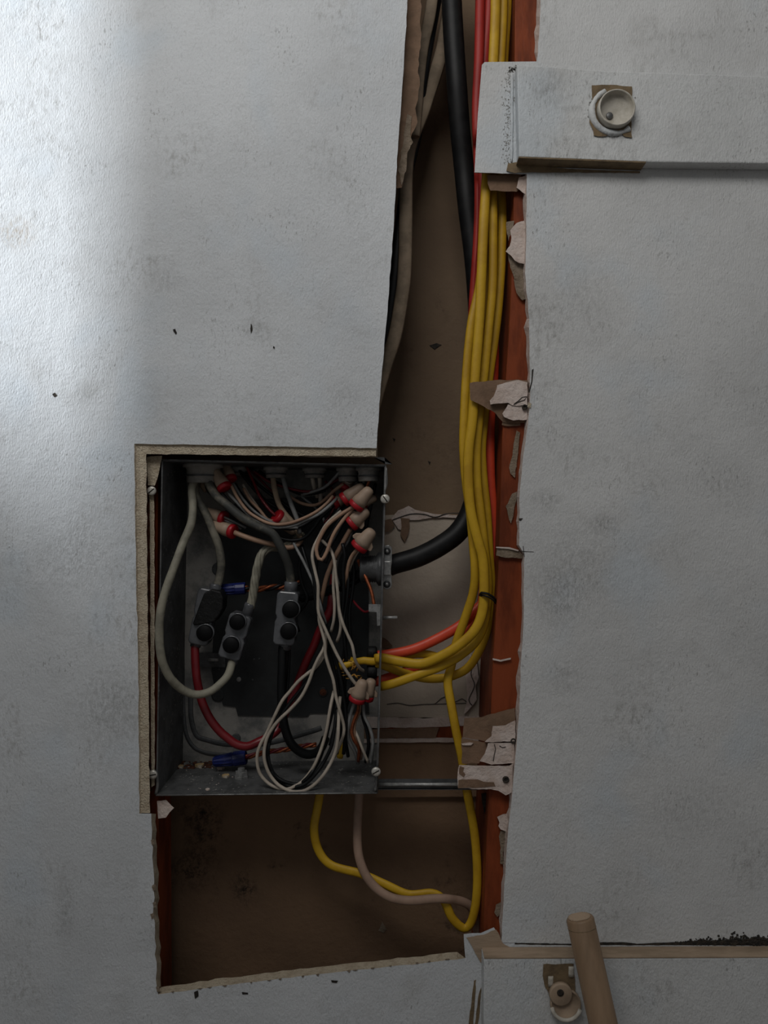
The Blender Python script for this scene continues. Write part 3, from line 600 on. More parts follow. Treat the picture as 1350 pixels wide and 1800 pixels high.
# ------------------------------------------------------------------ cables in the cavity
WIRES = []
def resample(p, step=0.0045):
    q = [p[0]*2-p[1]] + list(p) + [p[-1]*2-p[-2]]; c = []
    for i in range(1, len(q)-2):
        a, b, cc, d = q[i-1], q[i], q[i+1], q[i+2]; k = max(1, round((cc-b).length/step))
        for j in range(k):
            t = j/k; c.append(0.5*((2*b)+(cc-a)*t+(2*a-5*b+4*cc-d)*t*t+(3*b-a-3*cc+d)*t*t*t))
    return c+[q[-2]]
def wire(name, label, cat, mat, r, s, group=None, flat=1.0, n=8, wob=0.0, taper=None):
    WIRES.append(dict(name=name, label=label, cat=cat, mat=mat, r=r*PX, c=resample(pts(s)), group=group, flat=flat, n=n, wob=wob, taper=taper))
def settle():
    """cables lie on one another: ease crossing runs apart in depth until they only touch"""
    from mathutils import kdtree
    P_ = []; W = []
    for i, wd in enumerate(WIRES):
        wd['o'] = len(P_)
        for q in wd['c']: P_.append(q.copy()); W.append(i)
    rmax = max(wd['r'] for wd in WIRES); n = len(P_); off_ = [0.0]*n
    kd = kdtree.KDTree(n)
    for i, q in enumerate(P_): kd.insert((q.x, 0, q.z), i)
    kd.balance()
    prs = []
    for i in range(n):
        wi = WIRES[W[i]]
        for co_, j, d in kd.find_range((P_[i].x, 0, P_[i].z), wi['r']+rmax):
            if j <= i or W[j] == W[i]: continue
            wj = WIRES[W[j]]; R = wi['r']+wj['r']
            if d < R:
                h = (wi['r']*wi['flat']+wj['r']*wj['flat'])*math.sqrt(1-(d/R)**2)*1.04
                prs.append((i, j, h, 1.0 if P_[j].y >= P_[i].y else -1.0, wi['r']/(R)))
    for it in range(60):
        mv = [0.0]*n; ct = [0]*n
        for i, j, h, sg, wt in prs:
            gap = ((P_[j].y+off_[j])-(P_[i].y+off_[i]))*sg
            if gap < h:
                e = (h-gap)*0.55; mv[i] -= sg*e*(1-wt); mv[j] += sg*e*wt; ct[i] += 1; ct[j] += 1
        for i in range(n):
            if ct[i]: off_[i] += mv[i]/(1+0.35*(ct[i]-1))
        for wd in WIRES:                      # keep the runs smooth
            o, m = wd['o'], len(wd['c']); t = off_[o:o+m]
            for k in range(1, m-1): off_[o+k] = 0.5*t[k]+0.25*(t[k-1]+t[k+1])
        for i in range(n):
            y = P_[i].y+off_[i]; lo = min(0.002, P_[i].y); hi = 0.121 if W[i] >= NBOX else 0.128
            off_[i] = min(max(y, lo), max(hi, P_[i].y))-P_[i].y
    for wd in WIRES:
        for k in range(len(wd['c'])):
            q = wd['c'][k]; y1 = q.y+off_[wd['o']+k]; f = (DIST+y1)/(DIST+q.y)
            wd['c'][k] = Vector((q.x*f, y1, CZ+(q.z-CZ)*f))
    for wd in WIRES:
        mb = MB(); mb.tube(wd['c'], wd['r'], wd['flat'], wd['n'], step=0.004, wob=wd['wob'], taper=wd['taper'])
        tag(mb.build(wd['name'], wd['mat']), wd['label'], wd['cat'], wd['group'])
GB = 'cables in the vertical bundle'
black = wire('service_cable', 'thick black rubber cable curving into the clamp on the right side of the box', 'cable', M_black, 19,
     "790,-120,44 793,-20 797,60 803,150,46 809,230,54 816,300,62 823,370 833,450 840,540,72 842,640,80 842,740,82 840,830,76 830,890,68 808,932,60 776,958,54 735,979,52 692,992,52 681,997,52", n=16)
wire('yellow_cable', 'yellow flat cable leftmost in the bundle, bowing out to the left', 'cable', M_yel, 8.2,
     "853,280,46 850,420,44 843,500,40 829,567,34 821,640,32 816,733,30 815,790 819,844,31 827,905,31 832,960,32 835,1000 832,1040,36 817,1088,42 802,1130,46 793,1172,46 787,1199,44 793,1238,40 802,1286,38 811,1328,38 816,1360,40 821,1391,40 834,1464,44 839,1531 837,1583 829,1619,46 816,1632,46 795,1614,46 780,1583,46 759,1570,48 718,1572,50 676,1554,54 635,1536,60 583,1521,66 560,1495,70 552,1458 558,1420,76 563,1390,78 566,1363,80", GB, 0.62, 10)
wire('yellow_cable', 'printed yellow cable crossing in front of the bundle above the tie wire', 'cable', M_yel, 9,
     "868,-120,22 871,0,22 867,110 860,240 855,320 850,400,20 844,540 840,600 836,650 831,733 824,789 823,844 828,900 840,950 849,985 851,1043 846,1082 831,1112 800,1139,22 766,1158,26 739,1167,30 703,1163,34 673,1157,40 660,1158,44", GB, 0.62, 10)
wire('yellow_cable', 'yellow cable second from the right of the bundle under the upper cleat, straight down', 'cable', M_yel, 8.2,
     "883,-120,30 885,0 880,110 873,240 867,330 867,400 866,500 860,567 852,650,30 844,720 838,789 839,850 846,910 852,965,31 857,1010 857,1046 853,1088,32 839,1124,34 811,1151,34 774,1172,33 730,1188,32 690,1202,34 668,1207,38", GB, 0.62, 10)
wire('yellow_cable', 'yellow cable rightmost in the bundle beside the stud', 'cable', M_yel, 8.2,
     "890,-120,40 892,0 886,110 884,240 883,330 883,400 881,470 876,540 869,600 861,655,40 852,733 847,789 850,844 856,900 860,970 864,1030,42 862,1070,46 851,1124,52 826,1170,57 796,1188,58 766,1193,57 739,1191,55 706,1182,52 673,1169,50 660,1166,50", GB, 0.62, 10)
wire('yellow_cable', 'dull yellow cable at the back of the bundle between two brighter ones', 'cable', M_yel, 7.6,
     "872,-120,50 876,100 864,330 857,440 855,540 850,650 844,733 836,800 836,850 844,920 850,1000 852,1045,53 844,1100,58 824,1140,61 790,1158,62 750,1150,58 715,1152,54 672,1163,52", GB, 0.62, 10)
wire('orange_cable', 'bright orange cable at the right of the bundle, bending left into the box', 'cable', M_org, 9.5,
     "868,560,60 868,650,56 862,733,54 861,789,54 862,844,54 866,900,54 870,950,54 872,990,54 867,1025,56 856,1050,60 833,1076,56 808,1100,54 766,1124,54 724,1142,52 679,1151,50 655,1153,52", None, 0.7, 10)
wire('orange_cable', 'darker orange red cable running under the yellow cables into the box', 'cable', M_org, 9.5,
     "852,960,66 850,1040,68 841,1082,70 820,1118,72 790,1145,74 751,1165,72 715,1180,66 673,1195,60 655,1199,58", None, 0.7, 10)
wire('red_cable', 'red cable at the left edge of the bundle, running down past the upper cleat', 'cable', M_redc, 9,
     "846,-120,36 844,0,36 842,100 838,200,38 842,320,46 841,400,50 836,480,52 832,539,54 830,600,54 828,680,54 826,760,54 832,880,58", None, 0.75, 10)
wire('red_cable', 'broad red cable between the first red cable and the yellow ones at top', 'cable', M_redc, 10,
     "862,-120,38 861,0,38 853,100,38 847,200,40 850,320,42 848,420,42 842,540,46 846,700,52", None, 0.75, 10)
wire('beige_cable', 'pinkish beige cable hanging below the box and curving right', 'cable', M_pinkc, 8.5,
     "632,1362,80 631,1396,76 628,1464,68 632,1510,60 650,1549,52 681,1575,46 718,1583,41 760,1580,40 785,1580,44 816,1586,54 832,1601,60 840,1640,64", None, 0.75, 10)
# cable leaving the bundle is tied with wire
mb = MB(); mb.tube(pts("843,1046,20 846,1042,14 858,1044,12 866,1049,14 872,1055,20 873,1058,28"), 2.2*PX, n=6); mb.tube(pts("844,1048,20 849,1046,14 860,1050,11 868,1056,15 873,1062,22"), 1.8*PX, n=6)
tag(mb.build('tie_wire', M_black), 'thin dark wire tied round the yellow cable bundle', 'wire')
# old flat cables in the upper left of the cavity
wire('flat_cable', 'old beige flat cable slanting down behind the left sheet edge', 'cable', M_beiged, 13,
     "800,-60,74 784,50,72 774,100,68 745,190,58 722,250,50 714,300,50 713,400,48 711,480,46 705,530,46 694,590,44 678,640,42 660,700,40 646,760,36", 'old flat cables at upper left', 0.45, 10)
wire('flat_cable', 'dark beige flat cable ending behind torn paper at the top left of the cavity', 'cable', M_beiged, 11,
     "766,-60,56 757,20 744,80 736,140,50 733,180,46 728,240,42", 'old flat cables at upper left', 0.45, 10)
wire('flat_cable', 'dark thin flat cable in shadow between the two beige flat cables', 'cable', M_black, 9,
     "776,-60,66 768,0,66 752,90,64 741,160,60 735,230,58 712,330,56 700,420,54 692,500,50 672,640,48", None, 0.5, 10)

# ------------------------------------------------------------------ splice connectors
def splice(name, label, pA, pB, wA, d0, d1, plugs, taped=None, ports=()):
    a, b = P(*pA, d1), P(*pB, d1); t = thing(name, label, 'connector', (a+b)/2)
    ax = (b-a).normalized(); sd = Vector((ax.z, 0, -ax.x)); k = wA*PX; f = Vector((0, (d0-d1)/1000, 0))
    mb = MB(); L = (b-a).length
    out = []
    for u, v in ((0.0, -.75), (0.05, -1), (.42, -1), (.5, -.82), (.58, -1), (.95, -1), (1, -.75), (1, .75), (.95, 1), (.58, 1), (.5, .82), (.42, 1), (.05, 1), (0, .75)):
        out.append(a+ax*L*u+sd*k*v)
    mb.loft([q+f for q in out], out); mb.build('body', M_clear, t, bevel=0.0018)
    for (x, y, r) in plugs:
        c = P(x, y, d0+1); R = r*PX*(DIST+d0/1000)/DIST
        mb = MB(); mb.lathe(c, (0, -1, 0), [(0, R*1.12), (0.004, R*1.1), (0.0045, R*1.0), (0.0045, 0)], 26); col = mb.build('plug_collar', M_clear, t)
        mb = MB(); mb.lathe(c, (0, -1, 0), [(0, R*0.99), (0.0085, R*0.97), (0.0095, R*0.9), (0.0095, 0)], 26); mb.build('plug', M_plug, t)
    for (q0, q1, r) in ports:
        p0, p1 = P(*q0), P(*q1); mb = MB(); mb.lathe(p0, p1-p0, [(0, r*PX), ((p1-p0).length*0.9, r*PX), ((p1-p0).length, r*PX*0.85), ((p1-p0).length, 0)], 18); mb.build('port', M_clear, t)
    if taped:
        mb = MB(); q = poly(taped); A = [P(x, y, d0-4) for x, y in q]; mb.loft(A, [p_+Vector((0, 0.026, 0)) for p_ in A]); plab(mb.build('tape_wrap', M_tape, t, bevel=0.003), 'black tape wrapped round the upper end')
    return t
splice('splice_connector', 'smoky insulated splice connector half wrapped in black tape', (374, 1032), (355, 1128), 19, 54, 78, [(362, 1111, 14.5)], "359,1042 372,1036 388,1040 392,1052 391,1070 386,1080 376,1094 362,1097 342,1100 338,1097 345,1078 350,1064",
       [((378, 1048, 64), (379, 1026, 64), 11), ((347, 1118, 66), (343, 1138, 66), 10)])
splice('splice_connector', 'smoky splice connector with black plugs joining the two white cables', (430, 1076), (408, 1152), 21, 50, 74, [(419, 1092, 14), (408, 1132, 14.5)], None,
       [((433, 1084, 62), (440, 1060, 60), 10), ((413, 1148, 62), (408, 1168, 58), 10)])
splice('splice_connector', 'smoky splice connector with two black plugs on the black cable, rightmost of the three', (511, 1036), (503, 1128), 20, 46, 72, [(512, 1070, 15), (508, 1108, 14.5)], None,
       [((511, 1044, 60), (512, 1022, 60), 13), ((503, 1120, 60), (500, 1142, 60), 12)])

# ------------------------------------------------------------------ thick conductors
NBOX = len(WIRES)
wire('thick_wire', 'thick aged white cable making the big loop along the left side of the box', 'wire', M_thick, 7.5,
     "350,832,60 340,850,56 337,862,52 339,889,44 336,920,36 322,954,24 304,1002,12 288,1048,5 281,1085,2 280,1119,2 282,1146,2 288,1170,6 301,1194,13 322,1213,24 345,1221,32 370,1215,36 390,1199,42 402,1184,48 409,1160,58", None, 1, 12, 0.06)
wire('thick_wire', 'thick aged cable dropping to the taped splice connector', 'wire', M_thick2, 7.5,
     "350,830,64 343,862,60 350,882,58 363,906,58 376,938,58 385,962,60 389,991,62 386,1015,64 379,1040,64", None, 1, 12, 0.06)
wire('thick_wire', 'thick grey cable sweeping from the top left connector to the rightmost splice connector', 'wire', M_thickg, 8,
     "362,835,54 370,855,50 382,874,46 401,889,44 426,910,42 451,924,42 478,937,42 491,957,44 501,978,48 508,998,54 511,1020,58 511,1036,60", None, 1, 12, 0.06)
def stranded(name, label, mat, r, s):
    p_ = pts(s); mb = MB(); q = []
    base = MB(); base.tube(p_, r*PX, 1, 10)
    cen = [base.v[i*10:(i+1)*10] for i in range(len(base.v)//10)]; cen = [sum(c, Vector())/10 for c in cen]
    for k in range(5):
        path = []
        for i in range(0, len(cen), 1):
            tg = (cen[min(i+1, len(cen)-1)]-cen[max(0, i-1)]).normalized(); sd = tg.cross(Vector((0, 1, 0))); sd.normalize(); nn = sd.cross(tg); a = i*0.42+k*2*math.pi/5
            path.append(cen[i]+(sd*math.cos(a)+nn*math.sin(a))*r*PX*0.52)
        mb.tube(path, r*PX*0.5, 1, 7)
    return tag(mb.build(name, mat), label, 'wire')
stranded('stranded_wire', 'twisted off white stranded cable entering the middle splice connector from above', M_thick, 8.5, "530,935,84 515,955,80 495,962,72 477,962,64 462,971,60 454,991,58 449,1017,58 444,1049,60 440,1068,60")
wire('thick_wire', 'thick red cable hanging in a loop under the taped splice connector', 'wire', M_redw, 8,
     "343,1126,66 343,1154,62 345,1185,60 349,1209,60 356,1236 369,1263,58 386,1285,58 400,1297 415,1308 434,1312,60 452,1305,66 474,1294,72 491,1279,78 504,1248,84 518,1216,88 530,1183,88 541,1157,86 552,1135,84 560,1114,82 569,1094,80 580,1073,80 584,1045,82 588,1010,90", None, 1, 12)
wire('thick_wire', 'thick black cable hanging below the rightmost splice connector and turning right', 'wire', M_blackw, 8.5,
     "500,1132,60 497,1140,58 496,1175,56 495,1212,56 496,1250 501,1280 510,1304 524,1319,60 540,1326,64 556,1323,72 566,1313,80 572,1298,90", None, 1, 12)
wire('black_wire', 'thin black wire close beside the thick black cable', 'wire', M_blackw, 3.2, "508,1136,62 508,1160 506,1195 503,1225,58 499,1250 492,1280,60")
# copper twists and blue nuts
def twist(label, r, s, mats=(None, None)):
    p_ = pts(s); base = MB(); base.tube(p_, r*PX, 1, 8); cen = [sum(base.v[i*8:(i+1)*8], Vector())/8 for i in range(len(base.v)//8)]
    t = thing('twisted_wire', label, 'wire', cen[0])
    for k, mt in enumerate(mats):
        path = []
        for i in range(len(cen)):
            tg = (cen[min(i+1, len(cen)-1)]-cen[max(0, i-1)]).normalized(); sd = tg.cross(Vector((0, 1, 0))).normalized(); nn = sd.cross(tg); a = i*0.7+k*2*math.pi/len(mats)
            path.append(cen[i]+(sd*math.cos(a)+nn*math.sin(a))*r*PX*0.6)
        mb = MB(); mb.tube(path, r*PX*0.6, 1, 6); mb.build('strand', mt, t)
twist('copper and black twisted wires behind the rightmost splice connector', 5.5, "428,1034,78 450,1036,82 475,1033,84 498,1030,86 530,1024,90", (M_cop, M_cop, M_blackw))
twist('twisted copper wires running right from the lower blue wire nut', 4.5, "428,1332,84 445,1328,84 470,1322,84 505,1317,86 530,1312,90 556,1309,92", (M_cop, M_cop, M_dred))
def bluenut(label, s, r0, r1):
    a, b = pts(s); t = thing('wire_nut', label, 'wire nut', (a+b)/2); L = (b-a).length; k = PX*1.07
    mb = MB(); mb.lathe(a, b-a, [(0, 0), (0, r0*k*0.85), (L*0.04, r0*k), (L*0.6, (r0*.35+r1*.65)*k), (L*0.62, r1*k), (L*0.97, r1*k), (L, r1*k*0.9), (L-0.004, r1*k*0.7), (L-0.004, 0)], 12, smooth=False); mb.build('shell', M_blue, t)
    mb = MB(); ax = (b-a).normalized(); u = ax.orthogonal().normalized(); v = ax.cross(u)
    for i in range(12):
        an = i*math.pi/6; dr_ = u*math.cos(an)+v*math.sin(an); mb.tube([a+ax*L*0.05+dr_*r0*k, a+ax*L*0.58+dr_*(r0*.35+r1*.65)*k], 0.9*k, n=5, step=0.02)
    mb.build('grip_ribs', M_blue, t)
bluenut('blue wire nut behind the taped splice connector, at the middle of the box', "387,1037,78 432,1034,78", 9, 11)
bluenut('blue wire nut lying at the bottom of the box above the bolt', "375,1339,84 433,1331,84", 8.5, 13)

# ------------------------------------------------------------------ tan wire nuts with red collars
def nut(label, base, tip, r=14, wings=False, group='tan wire nuts with red collars'):
    a, b = P(*base), P(*tip); L = (b-a).length; ax = (b-a).normalized(); k = PX*1.04
    t = thing('wire_nut', label, 'wire nut', a, group)
    mb = MB(); mb.lathe(a, ax, [(L*0.06, r*k*0.98), (L*0.3, r*k*0.96), (L*0.42, r*k*0.86), (L*0.8, r*k*0.72), (L*0.92, r*k*0.6), (L*0.985, r*k*0.35), (L, 0)], 18)
    body = mb.build('shell', M_nut, t)
    mb = MB(); mb.lathe(a-ax*0.0035, ax, [(0, r*k*0.6), (0, r*k*0.95), (0.001, r*k*1.06), (0.005, r*k*1.06), (0.006, r*k*0.98), (0.006, 0)], 18); mb.build('collar', M_collar, t)
    if wings:
        sd = ax.cross(Vector((0, 1, 0))).normalized(); mb = MB(); n_ = ax.cross(sd)
        for s in (-1, 1):
            A = [a+ax*0.003+sd*s*r*k*0.8, a+ax*0.003+sd*s*r*k*1.25, a+ax*L*0.18+sd*s*r*k*1.42, a+ax*L*0.36+sd*s*r*k*1.30, a+ax*L*0.55+sd*s*r*k*0.7]
            mb.loft([q-n_*0.0018 for q in A], [q+n_*0.0018 for q in A])
        mb.build('wings', M_nut, t, bevel=0.0008)
nut('tan nut with red collar near the top left of the box', (394, 856, 50), (376, 826, 56), 13)
nut('tan nut half hidden behind the uppermost one at top left', (405, 841, 70), (394, 812, 78), 11)
nut('tan nut pointing left, upper of the two beside the thick grey cable', (392, 911, 66), (357, 898, 76), 13)
nut('tan nut pointing left, lower of the two beside the thick grey cable', (408, 934, 56), (366, 920, 70), 13)
nut('tan nut hanging in the middle of the upper box with a red wire', (488, 909, 62), (520, 936, 76), 14)
nut('tan nut at upper right, behind and left of the front pair', (607, 877, 44), (640, 853, 42), 13)
nut('foremost tan nut at upper right, catching the light', (627, 888, 30), (652, 858, 26), 14)
nut('winged tan nut just under the front pair at right', (619, 919, 36), (647, 896, 34), 14, True)
nut('large winged tan nut lowest of the right-hand stack, above the clamp', (632, 960, 28), (656, 931, 24), 15, True)
nut('small tan nut with red collar tucked behind the right-hand stack', (606, 858, 66), (622, 838, 72), 11)
nut('tan nut lying behind the upper right pair with its red collar to the left', (590, 884, 60), (612, 872, 64), 11)
nut('winged tan nut standing up near the lower right corner, in front', (628, 1228, 30), (639, 1195, 26), 14, True)
nut('tan nut just behind and right of the winged one near the lower right corner', (644, 1225, 38), (654, 1193, 36), 13, True)
nut('brown shaded nut beside the upper right corner screw', (640, 884, 60), (662, 874, 56), 10)

# ------------------------------------------------------------------ thin conductors
wire('tan_wire', 'tan wire looping down from the foremost upper right nut and back', 'wire', M_tan, 3.4, "628,886,30 614,895,30 598,905 576,923,28 562,946 556,966 560,982 566,984 574,971 582,949,30 591,931 608,908,31 622,892,32")
wire('white_wire', 'white wire falling from the right-hand nuts across the others to the lower right nut', 'wire', M_white, 3.0, "600,898,40 575,920,38 560,945,36 551,964,32 549,981,30 554,1005,28 559,1029,26 559,1055 560,1077,26 567,1095,25 578,1120,24 590,1146 599,1163 611,1183,26 624,1201,30 634,1210,34")
wire('white_wire', 'white wire on the right of the tangle ending behind the frayed yellow sheath', 'wire', M_white, 3.0, "566,950,44 573,957,40 581,966,36 587,983,32 590,1008,30 593,1036,29 596,1070 602,1094,28 611,1116 619,1134 622,1149 625,1162,32 632,1174,40 640,1180,50")
wire('white_wire', 'short white wire between the two long ones, ending behind black wires', 'wire', M_white, 2.9, "590,985,48 587,1003,42 586,1033,40 588,1060 587,1088,42 582,1110,48")
wire('white_wire', 'short white wire curving left behind the long right-hand white wire', 'wire', M_white, 2.9, "594,1040,40 596,1075,38 599,1097,38 597,1114,40 592,1128,46")
wire('grey_wire', 'grey white wire passing under the white ones on the left of the tangle', 'wire', M_greyw, 2.8, "514,950,60 522,966,56 533,986,52 543,1007,48 552,1027,44 561,1055,40 567,1078,40 573,1096,44")
wire('white_wire', 'white wire running straight down the middle and bending right below', 'wire', M_white, 3.0, "562,1060,44 561,1090,36 566,1110,32 571,1130,28 572,1150 578,1172,26 586,1196 590,1222 597,1248 604,1274,30 604,1290 597,1310,38 588,1330,46")
wire('white_wire', 'white wire making the outer turn of the big bottom loop', 'wire', M_white, 3.1, "574,1120,40 570,1150,34 556,1172,32 543,1182,30 524,1198 509,1216 496,1232,28 482,1260 468,1290 460,1304,26 453,1322 452,1340 457,1360 472,1377 491,1386,24 506,1387 518,1382,26 531,1374,28 548,1353,30 559,1331 567,1309 574,1283,30 578,1259 582,1237,32 587,1215,40")
wire('white_wire', 'white wire making the inner turn of the big bottom loop', 'wire', M_white, 3.1, "572,1112,36 570,1137,30 559,1158,26 550,1178 543,1198 530,1224 513,1244 493,1263,24 481,1277 469,1298 464,1326,22 469,1351 480,1370 494,1383,20 513,1391 531,1391 549,1382 567,1364 581,1342,22 590,1320 594,1296 595,1272,26 596,1248,32 598,1225,42")
wire('tan_wire', 'thicker tan wire slanting from the right-hand nuts down to the centre', 'wire', M_tan, 4.4, "616,930,40 608,944,44 598,962,46 586,985,48 575,1012,52 568,1040,56 563,1062,62")
wire('grey_wire', 'grey wire beside the slanting tan wire', 'wire', M_greyw, 3.2, "618,934,42 612,950,46 602,966,50 594,982,54 590,1006,58 596,1030,64")
wire('tan_wire', 'orange tan wire from the lowest right-hand nut', 'wire', M_tan, 3.6, "628,966,32 621,974,36 615,985,40 611,1000,44 608,1020,48 604,1036,56")
wire('white_wire', 'pale wire from the lowest right-hand nut, running alongside the orange tan one', 'wire', M_white, 2.6, "631,967,33 625,976,38 619,988,44 612,1006,50 606,1018,56")
wire('grey_wire', 'grey wire curving from the left edge to the right nuts under the tan wire', 'wire', M_greyw, 3.0, "400,866,56 417,884,52 436,904 458,920,46 486,927 515,924,44 538,914 560,904,42 579,889 592,876,48")
wire('tan_wire', 'tan wire sweeping from the top left nuts across the upper box', 'wire', M_tan, 3.0, "406,852,52 417,874,50 434,897,48 450,909,46 470,919,44 491,922 515,918,42 540,908,42 558,898 575,884,46 585,872,50")
wire('tan_wire', 'orange tan wire ending at the hanging nut in the middle', 'wire', M_tan, 3.0, "428,858,66 440,879,62 456,896,60 470,913,58 482,916,58")
wire('white_wire', 'white wire beside the orange tan wire above the hanging nut', 'wire', M_white, 2.4, "427,852,68 436,868,64 448,884,62 460,902,60")
wire('red_wire', 'red wire dropping from the top into the hanging nut', 'wire', M_redw, 2.8, "433,820,84 445,846,76 457,873,66 472,894,62 486,908,61")
wire('red_wire', 'dark red wire sagging along the top of the box', 'wire', M_dred, 2.6, "432,818,92 450,831,84 474,847,78 506,858,74 539,864,72 562,860,72 583,849,70 600,840,68")
wire('red_wire', 'dark red wire behind, slanting down left of the middle connector', 'wire', M_dred, 2.4, "440,826,94 460,846,88 482,868,84 500,886,82 520,902,84")
wire('grey_wire', 'grey wire rising to the connector at upper right', 'wire', M_greyw, 2.8, "530,870,78 554,863,70 571,856,66 585,843,62 597,829,58")
wire('tan_wire', 'tan wire sagging under the top connectors', 'wire', M_tan, 3.2, "505,868,82 517,878,78 534,886,74 554,888,70 570,879,66 588,862,62 604,851,60")
wire('beige_wire', 'thick beige wire hanging from the second connector and curving right', 'wire', M_beige, 5.2, "478,826,80 480,842,76 483,862,70 491,888,66 504,907,64 515,919,64 524,936,68 530,948,74")
wire('grey_wire', 'thick grey wire slanting beside the thick beige wire', 'wire', M_greyw, 4.4, "497,838,78 500,850,74 506,870,70 514,892,66 523,915,64 527,938,66")
wire('white_wire', 'white wire hanging from the third connector, left of its pair', 'wire', M_white, 4.2, "546,822,80 549,840,80 552,856,82 558,874,86", 'white wires under the third connector')
wire('white_wire', 'longer white wire hanging from the third connector, right of its pair', 'wire', M_white, 4.4, "558,822,80 562,842,82 563,862,84 564,885,88", 'white wires under the third connector')
wire('beige_wire', 'beige cable from the left-pointing lower nut curling right under the grey cable', 'wire', M_tan, 5.0, "412,936,54 430,943,52 455,951,52 480,957,54 505,963,58 524,957,62 531,944,66")
wire('bare_wire', 'bare copper pair slanting down to the ground clip', 'wire', M_cop, 3.2, "630,985,50 634,996,44 643,1015,38 653,1040,32 658,1066,27")
wire('red_wire', 'dark red wire reaching the ground clip from the left', 'wire', M_dred, 2.2, "610,1045,70 618,1053,60 631,1068,46 642,1076,36 652,1072,28")
wire('grey_wire', 'grey wire hanging from the lower right nuts, leftmost strand', 'wire', M_greyw, 3.4, "623,1236,36 616,1258,40 612,1277 613,1300,44 624,1322,50 629,1342,60")
wire('bare_wire', 'copper orange wire hanging from the lower right nuts', 'wire', M_cop, 3.2, "630,1234,34 629,1250,36 621,1270,38 618,1288 623,1302 631,1316,44 630,1338,54")
wire('tan_wire', 'peach wire beside the copper one under the lower right nuts', 'wire', M_tan, 3.2, "632,1235,36 632,1250,38 625,1266,40 622,1284 627,1300,44 635,1316,50 634,1334,58")
wire('grey_wire', 'grey white wire on the right under the lower right nuts', 'wire', M_greyw, 3.0, "639,1234,38 640,1257,38 649,1277,36 655,1298,34 655,1318,36 652,1342,46")
wire('white_wire', 'thin white wire slanting to the lower right corner of the box', 'wire', M_white, 2.6, "621,1278,46 628,1293,42 636,1314,40 647,1340,44")
BW = ["598,892,50 575,925,48 556,955,44 548,985,42 553,1025,40 560,1065 570,1100 582,1135,36 592,1165 600,1200 606,1240,38 608,1280 604,1325,46",
      "605,900,54 584,935,52 566,962,50 556,990,50 558,1030,48 566,1075 577,1112 588,1150,44 597,1190 601,1230 600,1275,44 592,1325,50",
      "530,958,66 538,985,60 545,1010,56 552,1035,52 556,1065,50 561,1095,48 570,1120 580,1150,44 590,1190 596,1225,46 590,1270,50 580,1310,50",
      "606,980,50 612,1010,48 610,1050,46 604,1090,44 606,1130,42 610,1170,44 606,1205,48 608,1250,50 612,1300,56",
      "602,955,40 606,975,38 603,1000,40 604,1040,42 601,1090,44 607,1130,46 600,1180,50 603,1220,52",
      "500,1233,34 487,1262,32 477,1292,30 471,1322 476,1350 489,1368 510,1377,28 528,1377 545,1362 561,1336,34 570,1310 577,1280 584,1250,38 590,1215,46",
      "570,1150,38 552,1180,36 532,1208,34 514,1230 498,1252,32 484,1275 474,1302,30 470,1330 478,1358 495,1376 515,1383,26 536,1378 555,1360 570,1338,30 583,1310 588,1280,34 592,1245,42",
      "470,930,60 490,945,58 515,950,58 535,945,58 550,930,56 566,908,54 585,890,54",
      "412,850,74 432,880,70 456,905,66 482,922,64 510,930,62 535,922,62 556,908,60 580,892,58 600,880,58",
      "432,830,88 452,850,82 480,872,78 505,890,76 530,905,76 550,915,78",
      "455,828,96 490,850,90 530,868,84 565,862,80 590,846,76",
      "616,975,54 622,1000,52 620,1035,54 614,1075,52 616,1120,52 624,1150,54",
      "652,836,50 640,850,60 622,868,66 604,888,66 590,905,62 574,930,60 560,952,58",
      "636,1240,42 638,1262,44 645,1285,44 648,1310,44 643,1340,52", "622,1200,52 614,1225,50 607,1250,52 606,1290,54 612,1330,60",
      "530,975,72 526,1000,74 532,1030,76 540,1055,76 520,1085,80 525,1110,84", "645,1005,66 632,1020,72 612,1032,76 590,1040,80 570,1046,84"]
BLAB = ["black wire down the right side of the tangle from the upper right nuts", "second black wire down the right side of the tangle, just behind the first", "black wire from the centre curling under the white wires",
        "black wire along the right edge of the tangle", "short black wire among the white ones at right", "black wire inside the outer white bottom loop", "black wire inside the inner white bottom loop",
        "black wire bowing under the grey cable at upper middle", "black wire sweeping across the upper box below the tan wire", "black wire slanting behind the hanging nut", "black wire sagging along the top behind the red one",
        "black wire in front of the clamp fitting", "black wire from the upper right connector into the tangle", "black wire under the lower right nuts", "black wire left of the lower right nuts",
        "black wire behind the rightmost splice connector", "black wire running left from the clamp fitting"]
for s, lb in zip(BW, BLAB): wire('black_wire', lb, 'wire', M_blackw, 3.3, s, 'black wires in the box')
wire('black_wire', 'thick black conductor leaving the clamp fitting into the box', 'wire', M_blackw, 8, "644,1003,54 628,1010,60 605,1022,70 580,1036,80 555,1046,90 530,1052,98", None, 1, 10)
# black mess near top left connectors
wire('black_wire', 'taped black stub under the big top left connector', 'wire', M_tape, 8, "372,838,62 368,856,62 378,868,58 392,876,60", None, 1, 10, 0.2)
wire('black_wire', 'black coil bundled at the upper right connector', 'wire', M_blackw, 7, "612,828,66 626,832,60 634,842,60 636,858,64 630,868,70", None, 1, 10, 0.1)
for i, (s, lb) in enumerate((("606,836,58 611,842,54 616,846,54 622,842,58", "pale bare strand over the black coil, upper"), ("604,840,58 608,847,54 614,850,54 620,847,58", "pale bare strand over the black coil, lower"))):
    wire('bare_wire', lb, 'wire', M_white, 1.6, s)
wire('bare_wire', 'copper wire hanging from the rightmost top connector', 'wire', M_cop, 3.0, "655,826,42 652,838,38 647,850,38 644,862,44")
wire('bare_wire', 'copper scrap tangled at the rightmost top connector', 'wire', M_cop, 2.6, "648,832,40 654,837,36 660,834,38 657,842,40")
